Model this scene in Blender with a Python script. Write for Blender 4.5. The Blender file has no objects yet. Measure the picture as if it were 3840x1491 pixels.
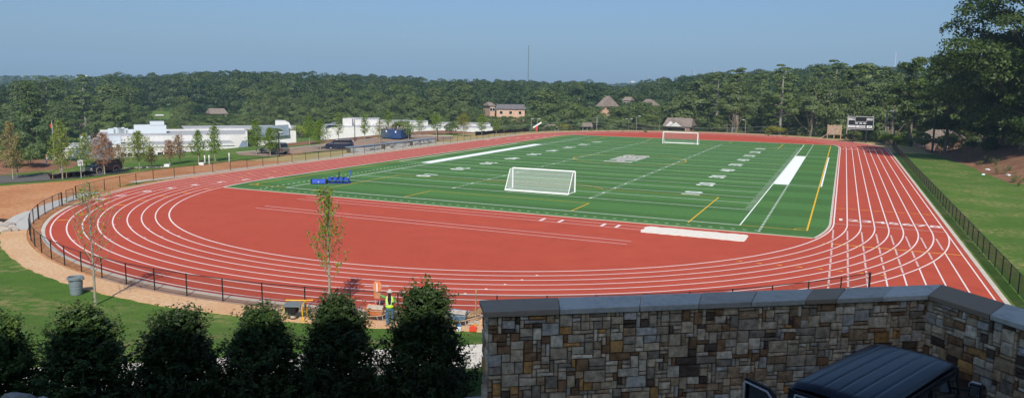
import bpy, math, random
import numpy as np
from mathutils import Vector, Matrix
random.seed(7)
SC = bpy.context.scene
COL = SC.collection
PI = math.pi
rad = math.radians

# ------------------------------------------------------------------ camera numbers (solved from the pitch lines)
CX, CY, CZ = 31.80865, -65.18575, 11.22025
YAW, PITCH, ROLL = rad(23.75791), rad(-8.385666), rad(0.814886)
FPX = 2797.443
_cy, _sy, _cp, _sp = math.cos(YAW), math.sin(YAW), math.cos(PITCH), math.sin(PITCH)
_f = Vector((-_sy*_cp, _cy*_cp, _sp)); _r = Vector((_cy, _sy, 0)); _u = _r.cross(_f)
_r2 = _r*math.cos(ROLL) + _u*math.sin(ROLL); _u2 = -_r*math.sin(ROLL) + _u*math.cos(ROLL)

def at(px, py, z=0.0, dist=None):
    """the point of the place seen at a photo pixel, on the height z or at a ground distance"""
    d = _f + _r2*((px-1920)/FPX) - _u2*((py-745.5)/FPX)
    t = dist/math.hypot(d.x, d.y) if dist is not None else (z-CZ)/d.z
    return Vector((CX, CY, CZ)) + d*t

# ------------------------------------------------------------------ helpers
def link(o): COL.objects.link(o); return o
def tag(o, label=None, cat=None, group=None, kind=None):
    if label: o['label'] = label
    if cat: o['category'] = cat
    if group: o['group'] = group
    if kind: o['kind'] = kind
    return o
def empty(name, loc=(0,0,0), rz=0.0, label=None, cat=None, group=None):
    o = bpy.data.objects.new(name, None); link(o)
    o.location = loc; o.rotation_euler = (0, 0, rz); o.empty_display_size = .2
    return tag(o, label, cat, group)

class MB:
    def __init__(s): s.v = []; s.f = []; s.t = []
    def add(s, vs, fs, t=0.5):
        n = len(s.v); s.v += [tuple(p) for p in vs]; s.f += [tuple(i+n for i in f) for f in fs]; s.t += [t]*len(vs)
    def box(s, x0, x1, y0, y1, z0, z1, t=.5, M=None):
        p = [(x0,y0,z0),(x1,y0,z0),(x1,y1,z0),(x0,y1,z0),(x0,y0,z1),(x1,y0,z1),(x1,y1,z1),(x0,y1,z1)]
        if M: p = [tuple(M @ Vector(q)) for q in p]
        s.add(p, [(3,2,1,0),(4,5,6,7),(0,1,5,4),(1,2,6,5),(2,3,7,6),(3,0,4,7)], t); return s
    def bar(s, a, b, w, h=None, t=.5):
        a = Vector(a); b = Vector(b); h = h or w; d = (b-a).normalized()
        up = Vector((0,0,1)) if abs(d.z) < .95 else Vector((1,0,0))
        sd = d.cross(up).normalized(); up = sd.cross(d)
        p = []
        for e in (a, b):
            for i, j in ((-1,-1),(1,-1),(1,1),(-1,1)): p.append(e + sd*(i*w/2) + up*(j*h/2))
        s.add(p, [(3,2,1,0),(4,5,6,7),(0,1,5,4),(1,2,6,5),(2,3,7,6),(3,0,4,7)], t); return s
    def tube(s, pts, rs, n=8, t=.5, cap=True):
        pts = [Vector(p) for p in pts]
        if not hasattr(rs, '__len__'): rs = [rs]*len(pts)
        rings = []; vs = []
        for i, p in enumerate(pts):
            d = (pts[min(i+1, len(pts)-1)] - pts[max(i-1, 0)]).normalized()
            up = Vector((0,0,1)) if abs(d.z) < .9 else Vector((0,1,0))
            a = d.cross(up).normalized(); b = d.cross(a).normalized()
            for k in range(n):
                th = 2*PI*k/n; vs.append(p + (a*math.cos(th) + b*math.sin(th))*rs[i])
        fs = []
        for i in range(len(pts)-1):
            for k in range(n):
                fs.append((i*n+k, i*n+(k+1)%n, (i+1)*n+(k+1)%n, (i+1)*n+k))
        if cap: fs += [tuple(range(n)), tuple((len(pts)-1)*n+k for k in reversed(range(n)))]
        s.add(vs, fs, t); return s
    def lathe(s, prof, n=16, c=(0,0,0), t=.5, M=None):
        vs = []
        for r, z in prof:
            for k in range(n):
                q = Vector((c[0]+r*math.cos(2*PI*k/n), c[1]+r*math.sin(2*PI*k/n), c[2]+z))
                vs.append(M @ q if M else q)
        fs = []
        for i in range(len(prof)-1):
            for k in range(n): fs.append((i*n+k, i*n+(k+1)%n, (i+1)*n+(k+1)%n, (i+1)*n+k))
        s.add(vs, fs, t); return s
    def prism(s, poly, y0, y1, t=.5, M=None, axis='y'):
        """polygon (a, z) swept along y (or along x when axis='x')"""
        n = len(poly); vs = []
        for y in (y0, y1):
            for a, z in poly: vs.append(Vector((a, y, z)) if axis == 'y' else Vector((y, a, z)))
        if M: vs = [M @ v for v in vs]
        fs = [tuple(range(n)), tuple(reversed(range(n, 2*n)))] + [(i, i+n, (i+1)%n+n, (i+1)%n) for i in range(n)]
        s.add(vs, fs, t); return s
    def build(s, name, m, parent=None, bevel=0, smooth=False, kind=None):
        me = bpy.data.meshes.new(name); me.from_pydata(s.v, [], s.f); 
        at_ = me.attributes.new('tint', 'FLOAT', 'POINT'); at_.data.foreach_set('value', s.t)
        if smooth: me.polygons.foreach_set('use_smooth', [True]*len(me.polygons))
        me.update()
        o = bpy.data.objects.new(name, me); link(o)
        if m: me.materials.append(m)
        if parent: o.parent = parent
        if bevel:
            b = o.modifiers.new('bevel', 'BEVEL'); b.width = bevel; b.segments = 2; b.limit_method = 'ANGLE'
        if kind: o['kind'] = kind
        return o

def np_mesh(name, V, nper, m, parent=None, tint=None):
    """V: (N*nper,3) separate polygons of nper corners"""
    V = np.asarray(V, dtype=np.float32); n = len(V)//nper
    me = bpy.data.meshes.new(name)
    me.vertices.add(len(V)); me.vertices.foreach_set('co', V.ravel())
    me.loops.add(len(V)); me.loops.foreach_set('vertex_index', np.arange(len(V), dtype=np.int32))
    me.polygons.add(n); me.polygons.foreach_set('loop_start', np.arange(0, len(V), nper, dtype=np.int32))
    if tint is not None:
        a = me.attributes.new('tint', 'FLOAT', 'POINT'); a.data.foreach_set('value', np.repeat(tint, nper).astype(np.float32))
    me.update(calc_edges=True)
    if m: me.materials.append(m)
    o = bpy.data.objects.new(name, me); link(o)
    if parent: o.parent = parent
    return o

def copy_tree(o, parent=None):
    c = o.copy(); COL.objects.link(c); c.parent = parent
    for ch in list(o.children): copy_tree(ch, c)
    return c

# ------------------------------------------------------------------ materials
def mat(name, col, rough=.8, spec=.3, noise=None, metal=0, tint=None, bump=None, trans=0, rnd=None, emit=None):
    """col base; noise=(scale, other colour, detail); tint: other colour mixed by the 'tint' attribute; rnd: other colour mixed per object"""
    m = bpy.data.materials.new(name); m.use_nodes = True
    N = m.node_tree.nodes; L = m.node_tree.links; b = N['Principled BSDF']
    b.inputs['Roughness'].default_value = rough; b.inputs['Specular IOR Level'].default_value = spec
    b.inputs['Metallic'].default_value = metal
    c = N.new('ShaderNodeRGB'); c.outputs[0].default_value = (*col, 1); out = c.outputs[0]
    def mix(a, fac, colour):
        x = N.new('ShaderNodeMix'); x.data_type = 'RGBA'; L.new(fac, x.inputs[0]); L.new(a, x.inputs[6]); x.inputs[7].default_value = (*colour, 1)
        return x.outputs[2]
    tc = N.new('ShaderNodeTexCoord')
    if noise:
        for sc_, oc, det in (noise if isinstance(noise, list) else [noise]):
            n = N.new('ShaderNodeTexNoise'); n.inputs['Scale'].default_value = sc_; n.inputs['Detail'].default_value = det
            L.new(tc.outputs['Object'], n.inputs['Vector'])
            r = N.new('ShaderNodeMapRange'); r.inputs[1].default_value = .38; r.inputs[2].default_value = .68
            L.new(n.outputs['Fac'], r.inputs[0]); out = mix(out, r.outputs[0], oc)
    if tint:
        a = N.new('ShaderNodeAttribute'); a.attribute_name = 'tint'; out = mix(out, a.outputs['Fac'], tint)
    if rnd:
        a = N.new('ShaderNodeObjectInfo'); r = N.new('ShaderNodeMath'); r.operation = 'MULTIPLY'; r.inputs[1].default_value = .8
        L.new(a.outputs['Random'], r.inputs[0]); out = mix(out, r.outputs[0], rnd)
    L.new(out, b.inputs['Base Color'])
    if bump:
        n = N.new('ShaderNodeTexNoise'); n.inputs['Scale'].default_value = bump[0]; n.inputs['Detail'].default_value = 4
        L.new(tc.outputs['Object'], n.inputs['Vector'])
        bp = N.new('ShaderNodeBump'); bp.inputs['Strength'].default_value = bump[1]; bp.inputs['Distance'].default_value = bump[2] if len(bump) > 2 else .02
        L.new(n.outputs['Fac'], bp.inputs['Height']); L.new(bp.outputs['Normal'], b.inputs['Normal'])
    if trans:
        t = N.new('ShaderNodeBsdfTranslucent'); L.new(out, t.inputs['Color'])
        x = N.new('ShaderNodeMixShader'); x.inputs[0].default_value = trans
        L.new(b.outputs[0], x.inputs[1]); L.new(t.outputs[0], x.inputs[2]); L.new(x.outputs[0], N['Material Output'].inputs[0])
    return m

def mesh_mat(name, col, cover):
    """wire or net seen from afar: thin threads that cover a part of the surface"""
    m = bpy.data.materials.new(name); m.use_nodes = True
    N = m.node_tree.nodes; L = m.node_tree.links; b = N['Principled BSDF']
    b.inputs['Base Color'].default_value = (*col, 1); b.inputs['Roughness'].default_value = .6
    t = N.new('ShaderNodeBsdfTransparent'); x = N.new('ShaderNodeMixShader'); x.inputs[0].default_value = cover
    L.new(t.outputs[0], x.inputs[1]); L.new(b.outputs[0], x.inputs[2]); L.new(x.outputs[0], N['Material Output'].inputs[0])
    return m

M = {}
M['track'] = mat('track_rubber', (.44,.078,.044), .9, .15, [(.07,(.52,.105,.058),3),(.5,(.385,.064,.038),5),(2.2,(.47,.086,.049),4),(60,(.36,.060,.036),3)], bump=(90,.3,.004))
M['lane'] = mat('lane_paint', (.78,.66,.64), .8, .2)
M['white'] = mat('field_paint', (.74,.80,.74), .9, .1)
M['pure'] = mat('bright_white_turf', (.82,.86,.86), .9, .1, (1.2,(.76,.80,.82),3))
M['yellow'] = mat('yellow_paint', (.70,.43,.04), .85, .1)
M['orange'] = mat('orange_mark_paint', (.82,.36,.05), .85, .1)
M['turf'] = mat('turf', (.042,.125,.034), .9, .12, [(.09,(.068,.165,.042),2),(.55,(.056,.145,.036),4),(2.2,(.038,.110,.028),5),(28,(.085,.185,.056),2)], bump=(140,.6,.01))
M['sand'] = mat('pit_cover', (.74,.70,.62), .9, .1, (2.5,(.68,.62,.55),4), bump=(6,.6,.05))
M['concrete'] = mat('concrete', (.52,.48,.42), .9, .2, [(.7,(.60,.56,.50),4),(9,(.44,.40,.35),4)])
M['kerb'] = mat('kerb_concrete', (.50,.45,.38), .9, .2, (1.5,(.58,.53,.46),4))
M['sandpath'] = mat('clay_stained_path', (.56,.35,.20), .95, .1, [(.35,(.62,.45,.29),4),(5,(.50,.29,.15),4)])
M['palepath'] = mat('pale_path', (.42,.43,.42), .95, .1, [(1.5,(.5,.47,.42),4)])
M['pave'] = mat('pale_pavement', (.60,.57,.50), .9, .2, [(.5,(.66,.62,.55),4),(8,(.50,.47,.41),4)])
M['asphalt'] = mat('asphalt', (.115,.11,.105), .9, .2, [(.4,(.15,.14,.13),4),(20,(.09,.088,.085),3)])
M['lot'] = mat('dusty_asphalt', (.26,.20,.155), .9, .2, [(.12,(.40,.24,.14),3),(1.2,(.20,.165,.14),4)])
M['blackmetal'] = mat('black_coated_steel', (.012,.012,.013), .45, .4)
M['mesh'] = mesh_mat('black_chain_link', (.012,.012,.012), .17)
M['meshR'] = mesh_mat('dark_chain_link', (.010,.012,.012), .60)
M['net'] = mesh_mat('white_net', (.75,.78,.78), .20)
M['goalwhite'] = mat('white_aluminium', (.85,.85,.85), .4, .5)
M['silt'] = mat('silt_fence_fabric', (.012,.011,.012), .9, .1, bump=(3,.8,.2))
M['wood'] = mat('raw_timber', (.42,.27,.14), .85, .2, (6,(.50,.34,.19),4))
M['oldwood'] = mat('weathered_planks', (.30,.19,.12), .9, .1, (3,(.42,.36,.30),4))
M['pole'] = mat('grey_pole', (.22,.21,.19), .8, .2, (4,(.30,.28,.25),3))
M['darkpole'] = mat('dark_pole', (.05,.06,.07), .7, .3)
M['galv'] = mat('galvanised', (.45,.46,.47), .5, .5)
M['wire'] = mat('overhead_wire', (.25,.26,.26), .6, .3)
M['bark'] = mat('bark', (.16,.13,.10), .95, .1, (3,(.24,.20,.16),4), bump=(8,.8,.03))
M['palebark'] = mat('pale_bark', (.34,.30,.26), .95, .1, (3,(.42,.38,.34),4))
M['youngbark'] = mat('young_bark', (.30,.28,.22), .9, .1, (6,(.22,.20,.16),3))
def turf_bands():
    m = M['turf']; N = m.node_tree.nodes; L = m.node_tree.links; B_ = N['Principled BSDF']; src = B_.inputs['Base Color'].links[0].from_socket
    tc = N.new('ShaderNodeTexCoord'); sx = N.new('ShaderNodeSeparateXYZ'); L.new(tc.outputs['Object'], sx.inputs[0])
    a = N.new('ShaderNodeMath'); a.operation = 'PINGPONG'; L.new(sx.outputs['Y'], a.inputs[0]); a.inputs[1].default_value = 4.572
    r = N.new('ShaderNodeMapRange'); r.inputs[1].default_value = 2.22; r.inputs[2].default_value = 2.36; r.inputs[3].default_value = .98; r.inputs[4].default_value = 1.20; L.new(a.outputs[0], r.inputs[0])
    v = N.new('ShaderNodeVectorMath'); v.operation = 'SCALE'; L.new(src, v.inputs[0]); L.new(r.outputs[0], v.inputs['Scale']); L.new(v.outputs[0], B_.inputs['Base Color'])
turf_bands()
def leafmat(name, a, b, c, tr=.25): return mat(name, a, .55, .35, None, tint=b, trans=tr, rnd=c)
M['forest'] = leafmat('forest_leaves', (.036,.084,.026), (.22,.285,.066), (.12,.16,.055), .3)
M['pine'] = leafmat('pine_needles', (.050,.095,.024), (.17,.24,.045), (.10,.14,.035))
M['farwood'] = leafmat('far_wood_leaves', (.026,.068,.022), (.24,.31,.072), (.03,.06,.02), .3)
M['oak'] = leafmat('oak_leaves', (.034,.078,.016), (.16,.225,.038), (.05,.085,.015), .3)
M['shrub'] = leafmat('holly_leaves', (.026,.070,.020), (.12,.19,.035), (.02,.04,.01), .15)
M['bright'] = leafmat('bright_young_leaves', (.13,.24,.022), (.27,.38,.035), (.18,.27,.03), .45)
M['olive'] = leafmat('olive_young_leaves', (.20,.29,.05), (.34,.42,.08), (.26,.32,.06), .45)
M['rust'] = leafmat('rust_young_leaves', (.36,.18,.10), (.46,.26,.15), (.34,.25,.11), .45)
M['brownish'] = leafmat('brown_green_leaves', (.36,.26,.11), (.29,.33,.09), (.32,.25,.11), .45)
M['gold'] = leafmat('golden_bush_leaves', (.16,.18,.02), (.32,.30,.03), (.2,.2,.02), .35)
M['weed'] = leafmat('weed_leaves', (.09,.13,.03), (.20,.24,.04), (.12,.15,.04), .35)
M['stone'] = mat('field_stone', (.5,.5,.5), .9, .2, None, bump=(14,.9,.02))
M['mortar'] = mat('mortar', (.10,.085,.07), .95, .1)
M['bluestone'] = mat('bluestone', (.64,.62,.53), .75, .3, [(2.2,(.46,.45,.39),4),(9,(.70,.66,.55),4)], tint=(.34,.25,.16), bump=(10,.4,.01))
M['carblack'] = mat('black_car_paint', (.005,.006,.009), .24, .32, (2.2,(.010,.014,.026),4), bump=(5.0,.08,.01))
M['glass'] = mat('dark_glass', (.012,.016,.018), .06, .8)
M['tyre'] = mat('tyre_rubber', (.015,.015,.016), .8, .2)
M['rim'] = mat('alloy', (.50,.50,.50), .3, .6, metal=.6)
M['chrome'] = mat('chrome', (.75,.78,.80), .12, .8, metal=1)
M['whitewall'] = mat('white_wall_paint', (.66,.66,.65), .8, .2, [(.3,(.58,.58,.57),4),(2.5,(.54,.54,.52),4)])
M['roofgrey'] = mat('grey_flat_roof', (.36,.37,.38), .9, .2, [(.2,(.48,.48,.48),4),(2,(.30,.31,.32),3)])
M['paleroof'] = mat('pale_roof_plant', (.52,.58,.62), .8, .2)
M['bluemetal'] = mat('blue_standing_seam', (.16,.21,.27), .5, .4, (1.5,(.22,.27,.32),2))
M['shingle'] = mat('brown_shingles', (.185,.15,.13), .95, .1, [(1.2,(.29,.24,.20),4)])
M['greyshingle'] = mat('grey_shingles', (.13,.125,.13), .95, .1, [(1.2,(.18,.17,.17),4)])
M['tanwall'] = mat('tan_brick', (.52,.33,.23), .95, .1, [(1.0,(.58,.40,.30),4)])
M['brickwall'] = mat('brown_brick', (.30,.19,.14), .95, .1, [(1.0,(.36,.24,.18),4)])
M['navy'] = mat('navy_steel', (.012,.045,.14), .5, .4, (1,(.03,.06,.13),3))
M['junk'] = mat('scrap_wood_load', (.32,.22,.14), .95, .1, (2,(.18,.15,.12),4))
M['bluevinyl'] = mat('blue_vinyl', (.025,.075,.42), .4, .4)
M['darkblue'] = mat('dark_blue_steel', (.015,.035,.22), .5, .4)
M['canplastic'] = mat('grey_bin_plastic', (.16,.20,.22), .5, .3)
M['boardblack'] = mat('scoreboard_black', (.012,.018,.022), .5, .3)
M['boardwhite'] = mat('scoreboard_white', (.75,.78,.80), .5, .3)
M['hivis'] = mat('hi_vis_yellow', (.55,.80,.03), .7, .2)
M['hivisgreen'] = mat('green_shirt', (.12,.28,.08), .8, .2)
M['silver'] = mat('reflective_tape', (.6,.62,.6), .4, .5)
M['denim'] = mat('denim', (.055,.12,.25), .9, .1, (9,(.08,.16,.30),3))
M['skin'] = mat('skin', (.38,.21,.14), .6, .3)
M['dark'] = mat('dark_cloth', (.02,.02,.022), .9, .1)
M['barrowrust'] = mat('orange_barrow', (.62,.16,.04), .7, .3, (5,(.5,.3,.2),3))
M['cementy'] = mat('cement_dust', (.45,.40,.33), .95, .1, (4,(.35,.30,.25),4))
M['barrowblue'] = mat('blue_barrow', (.05,.15,.33), .6, .3, (6,(.2,.28,.35),3))
M['red'] = mat('red_plastic', (.60,.06,.03), .5, .3)
M['sawyellow'] = mat('yellow_steel', (.72,.42,.02), .5, .3)
M['sawgrey'] = mat('grey_cast_table', (.14,.17,.18), .5, .4)
M['rock'] = mat('pale_rock', (.44,.40,.35), .95, .2, (3,(.30,.26,.22),4), bump=(4,1,.05))
M['facade'] = mat('school_stone_wall', (.58,.52,.42), .95, .1, (1.5,(.48,.42,.34),4))
M['taillight'] = mat('tail_lamp', (.45,.02,.02), .2, .5)
M['headlight'] = mat('head_lamp', (.70,.72,.74), .1, .8)
M['carnavy'] = mat('navy_car_paint', (.012,.018,.045), .18, .6)
M['cargrey'] = mat('pewter_car_paint', (.14,.14,.13), .25, .6)
M['carsilver'] = mat('tan_trim', (.38,.35,.30), .35, .5)
M['logogrey'] = mat('logo_grey', (.36,.34,.30), .9, .1)
M['logored'] = mat('logo_red', (.36,.17,.13), .9, .1)

# stone facing material: per-stone colour attribute
def stone_colour_mat():
    m = M['stone']; N = m.node_tree.nodes; L = m.node_tree.links
    a = N.new('ShaderNodeAttribute'); a.attribute_name = 'col'
    tc = N.new('ShaderNodeTexCoord'); n = N.new('ShaderNodeTexNoise'); n.inputs['Scale'].default_value = 9; n.inputs['Detail'].default_value = 5
    L.new(tc.outputs['Object'], n.inputs['Vector'])
    r = N.new('ShaderNodeMapRange'); r.inputs[1].default_value = .3; r.inputs[2].default_value = .7; r.inputs[3].default_value = .6; r.inputs[4].default_value = 1.35
    L.new(n.outputs['Fac'], r.inputs[0])
    x = N.new('ShaderNodeVectorMath'); x.operation = 'SCALE'; L.new(a.outputs['Color'], x.inputs[0]); L.new(r.outputs[0], x.inputs['Scale'])
    L.new(x.outputs[0], N['Principled BSDF'].inputs['Base Color'])
stone_colour_mat()

# ------------------------------------------------------------------ world, sun
SUN_AZ, SUN_EL = 155.0, 42.0
w = bpy.data.worlds.new('World'); SC.world = w; w.use_nodes = True
N = w.node_tree.nodes; L = w.node_tree.links
sky = N.new('ShaderNodeTexSky'); sky.sky_type = 'NISHITA'; sky.sun_disc = False
sky.sun_elevation = rad(SUN_EL); sky.sun_rotation = rad(SUN_AZ)
sky.altitude = 300; sky.air_density = 1.0; sky.dust_density = 2.2; sky.ozone_density = 8.5
L.new(sky.outputs[0], N['Background'].inputs[0]); N['Background'].inputs[1].default_value = .088
sl = bpy.data.lights.new('sun', 'SUN'); sl.energy = 4.2; sl.angle = rad(.5); sl.color = (1, .93, .83)
so = bpy.data.objects.new('sun', sl); link(so)
tv = Vector((-math.sin(rad(SUN_AZ))*math.cos(rad(SUN_EL)), -math.cos(rad(SUN_AZ))*math.cos(rad(SUN_EL)), -math.sin(rad(SUN_EL))))
so.rotation_euler = tv.to_track_quat('-Z', 'Y').to_euler(); so.location = (0, -200, 150)
SC.view_settings.view_transform = 'Standard'; SC.view_settings.look = 'None'; SC.view_settings.exposure = 0.38

cam = bpy.data.cameras.new('camera'); co = bpy.data.objects.new('camera', cam); link(co); SC.camera = co
cam.sensor_width = 36; cam.lens = 36*FPX/3840; cam.clip_end = 30000; cam.clip_start = .1
co.matrix_world = Matrix.Translation((CX, CY, CZ)) @ Matrix(((_r2.x, _u2.x, -_f.x), (_r2.y, _u2.y, -_f.y), (_r2.z, _u2.z, -_f.z))).to_4x4()
SC.render.resolution_x = 1024; SC.render.resolution_y = 397
SC.cycles.transparent_max_bounces = 24; SC.cycles.max_bounces = 6; SC.cycles.volume_bounces = 0

# ------------------------------------------------------------------ terrain
def sstep(t): t = np.clip(t, 0, 1); return t*t*(3-2*t)
def stad(x, y):
    """distance from the spine of the running track (straights at x = +-31.7, bends about its ends)"""
    yy = np.clip(y, 4.86, 104.86); return np.hypot(x, y-yy)
def sd_rect(x, y, x0, x1, y0, y1):
    dx = np.maximum(x0-x, x-x1); dy = np.maximum(y0-y, y-y1)
    return np.where((dx < 0) & (dy < 0), np.maximum(dx, dy), np.hypot(np.maximum(dx, 0), np.maximum(dy, 0)))
def sd_poly(x, y, P):
    P = np.array(P, float); d = np.full(x.shape, 1e9); ins = np.zeros(x.shape, bool)
    for i in range(len(P)):
        a = P[i]; b = P[(i+1) % len(P)]; e = b-a
        t = np.clip(((x-a[0])*e[0]+(y-a[1])*e[1])/(e@e), 0, 1)
        d = np.minimum(d, np.hypot(x-a[0]-t*e[0], y-a[1]-t*e[1]))
        c = ((a[1] > y) != (b[1] > y)) & (x < (b[0]-a[0])*(y-a[1])/(b[1]-a[1]+1e-12)+a[0]); ins ^= c
    return np.where(ins, d, -d)          # positive inside
AZT = [-75, -58, -52, -48.9, -43.6, -38.2, -32.3, -28.3, -24.3, -20, -15.7, -13.3, -8.5, -3, 5, 12, 40]
HIL = [-9, -7, 1, 3.7, 7.8, 7, 5.9, 3.5, 4.6, 4, 0, 4, 8, 9, 9, 10, 10]
LOWA = [-60, -38, -24, -12, -3, 40]; LOW = [-8, -8, -6, -5, -4, -4]
def terr(x, y):
    x = np.asarray(x, float); y = np.asarray(y, float)
    e = np.minimum(sd_rect(x, y, -64, 400, -400, 108), np.hypot(x, y-104.86)-46.5)
    wdt = 20 + 38*sstep((-x-55)/10)
    d = np.hypot(x-CX, y-CY); az = np.degrees(np.arctan2(x-CX, y-CY))
    low = np.interp(az, LOWA, LOW)
    z = low*sstep(e/wdt)
    hil = np.interp(az, AZT, HIL)
    front = np.interp(az, [-60, -20, -12, 0, 12], [300, 290, 260, 200, 180])
    z = z + (hil-low)*sstep((d-front)/300)*(e > 0) 
    z = z - 12*sstep((d-720)/300) + 12*sstep((d-1150)/400)
    z = z + 3.2*sstep((x-50)/12)*sstep((y-46)/16)*sstep((260-d)/60)*(x > 48)
    z = z + 1.4*np.exp(-(((x+73)/8)**2+((y+1)/7)**2))
    # foreground bank up to the school
    q = (x-CX)*-.5736 + (y-CY)*.8192
    s = stad(x, y) - 43.6
    a = np.maximum(np.minimum(s, sd_rect(x, y, 24, 43, -29, 5)), 0); b = np.maximum(q-26.2, 0)
    slope = 1.9*sstep(a/(a+b+.01))
    zz = np.where(q > 26.2, slope, np.where(q > 21.5, 1.9, 1.9+2.6*sstep((21.5-q)/4.5)))
    near = (y < 5) & (x > -60)
    fade = sstep((x+75)/40)
    z = np.where(near & (s > 0), np.where(sd_rect(x, y, 24, 43, -29, 5) <= 0, 0, zz*fade), z)
    z = np.where((x > 43) & (q > 15), z*0 + np.where(q > 15, z, 0)*sstep(1-(x-43)/3), z) if False else z
    return z - .03
def terr1(x, y): return float(terr(np.array([x]), np.array([y]))[0])

DIRT = [(-43.4,24),(-50.5,21),(-51,5),(-49,-6),(-51,-14),(-62,-30),(-50,-44),(-30.2,-30.0),(-25,-29),(-30,-22),(-36,-14),(-42,-6)]
DIRT2 = [(-56,44),(-52,44),(-50,30),(-58,28)]
MULCHR = [(47.2,104),(48.8,92.6),(50,81.3),(50.8,73.4),(51,62.2),(51.7,54),(52.1,49.2),(60,46),(95,40),(110,160),(60,160),(48,118)]
MULCHL = [(-61,-9),(-60.5,.8),(-66,6),(-78,8),(-92,-5),(-78,-14)]
MULCH3 = [(-62.5,66),(-63.5,40),(-100,95),(-104,110),(-62,112),(-50,112),(-52,104),(-60,92)]
ax = np.concatenate([-np.geomspace(6900, 131, 26), np.arange(-130, 82, 1.0), np.geomspace(83, 6900, 26)])
ay = np.concatenate([-np.geomspace(6900, 76, 20), np.arange(-75, 171, 1.0), np.geomspace(172, 6900, 30)])
GX, GY = np.meshgrid(ax, ay); GZ = terr(GX, GY)
ny, nx = GX.shape
me = bpy.data.meshes.new('ground'); me.vertices.add(nx*ny)
me.vertices.foreach_set('co', np.stack([GX, GY, GZ], -1).astype(np.float32).ravel())
idx = np.arange(nx*ny).reshape(ny, nx)
quads = np.stack([idx[:-1,:-1], idx[:-1,1:], idx[1:,1:], idx[1:,:-1]], -1).reshape(-1, 4).astype(np.int32)
me.loops.add(quads.size); me.loops.foreach_set('vertex_index', quads.ravel())
me.polygons.add(len(quads)); me.polygons.foreach_set('loop_start', np.arange(0, quads.size, 4, dtype=np.int32))
me.polygons.foreach_set('use_smooth', np.ones(len(quads), bool)); me.update(calc_edges=True)
S_ = stad(GX, GY)
tan = np.minimum(np.where(GY > 0, 1, -1)*99, 49.0-S_)                 # dry strip round the far end
tan = np.maximum(np.where((GX > 0) & (GY < 98), -9, tan), sd_poly(GX, GY, [(-41,22),(-41,120),(-56,118),(-52,88),(-47,84),(-46,72),(-49,45),(-50.5,22)]))
tan = np.maximum(tan, sd_poly(GX, GY, [(-60,50),(-63,58),(-66,80),(-66,112),(-55,104),(-60,88),(-62,72)]))
dirt = np.maximum(np.maximum(sd_poly(GX, GY, DIRT), sd_poly(GX, GY, DIRT2)), np.where((GY < 24) & (GX < 22), np.minimum(41.9-S_, S_-39), -9))
mul = np.maximum(np.maximum(sd_poly(GX, GY, MULCHR), sd_poly(GX, GY, MULCHL)), sd_poly(GX, GY, MULCH3))
for nm, arr in (('dirt', dirt), ('mulch', mul), ('tan', tan)):
    a = me.attributes.new(nm, 'FLOAT', 'POINT'); a.data.foreach_set('value', np.clip(arr, -5, 5).astype(np.float32).ravel())
m = bpy.data.materials.new('ground_cover'); m.use_nodes = True; N = m.node_tree.nodes; L = m.node_tree.links; B = N['Principled BSDF']
B.inputs['Roughness'].default_value = .95; B.inputs['Specular IOR Level'].default_value = .1
tc = N.new('ShaderNodeTexCoord')
def nz(sc, det=4, lo=.4, hi=.62):
    n = N.new('ShaderNodeTexNoise'); n.inputs['Scale'].default_value = sc; n.inputs['Detail'].default_value = det; L.new(tc.outputs['Object'], n.inputs['Vector'])
    r = N.new('ShaderNodeMapRange'); r.inputs[1].default_value = lo; r.inputs[2].default_value = hi; L.new(n.outputs['Fac'], r.inputs[0]); return r.outputs[0]
def mx(f, a, b):
    x = N.new('ShaderNodeMix'); x.data_type = 'RGBA'; L.new(f, x.inputs[0])
    for s_, v in ((6, a), (7, b)):
        if isinstance(v, tuple): x.inputs[s_].default_value = (*v, 1)
        else: L.new(v, x.inputs[s_])
    return x.outputs[2]
grass = mx(nz(.05, 3), (.085,.165,.028), (.120,.200,.040))
grass = mx(nz(.8, 5, .45, .65), grass, (.065,.135,.024)); grass = mx(nz(14, 5, .42, .7), grass, (.050,.100,.018))
# bare patches
def mul2(a, b, k=1.0):
    x = N.new('ShaderNodeMath'); x.operation = 'MULTIPLY'; L.new(a, x.inputs[0]); L.new(b, x.inputs[1])
    y = N.new('ShaderNodeMath'); y.operation = 'MULTIPLY'; L.new(x.outputs[0], y.inputs[0]); y.inputs[1].default_value = k; return y.outputs[0]
grass = mx(mul2(nz(.20, 5, .44, .66), nz(1.8, 6, .44, .62), .8), grass, (.27,.23,.10))
dry = mx(nz(.25, 5), (.40,.30,.135), (.30,.27,.10)); dry = mx(nz(4, 4, .45, .7), dry, (.46,.36,.20))
clay = mx(nz(.15, 5), (.42,.19,.085), (.52,.27,.135)); clay = mx(nz(3, 5, .5, .7), clay, (.30,.13,.06))
mulc = mx(nz(.5, 5), (.21,.105,.060), (.28,.15,.09)); mulc = mx(nz(6, 5, .5, .7), mulc, (.12,.07,.045))
def maskn(attr):
    a = N.new('ShaderNodeAttribute'); a.attribute_name = attr
    n = N.new('ShaderNodeTexNoise'); n.inputs['Scale'].default_value = .9; n.inputs['Detail'].default_value = 6; L.new(tc.outputs['Object'], n.inputs['Vector'])
    s1 = N.new('ShaderNodeMath'); s1.operation = 'MULTIPLY_ADD'; L.new(n.outputs['Fac'], s1.inputs[0]); s1.inputs[1].default_value = 1.6; s1.inputs[2].default_value = -.8
    s2 = N.new('ShaderNodeMath'); s2.operation = 'ADD'; L.new(a.outputs['Fac'], s2.inputs[0]); L.new(s1.outputs[0], s2.inputs[1])
    r = N.new('ShaderNodeMapRange'); r.inputs[1].default_value = -.2; r.inputs[2].default_value = .2; L.new(s2.outputs[0], r.inputs[0]); return r.outputs[0]
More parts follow.
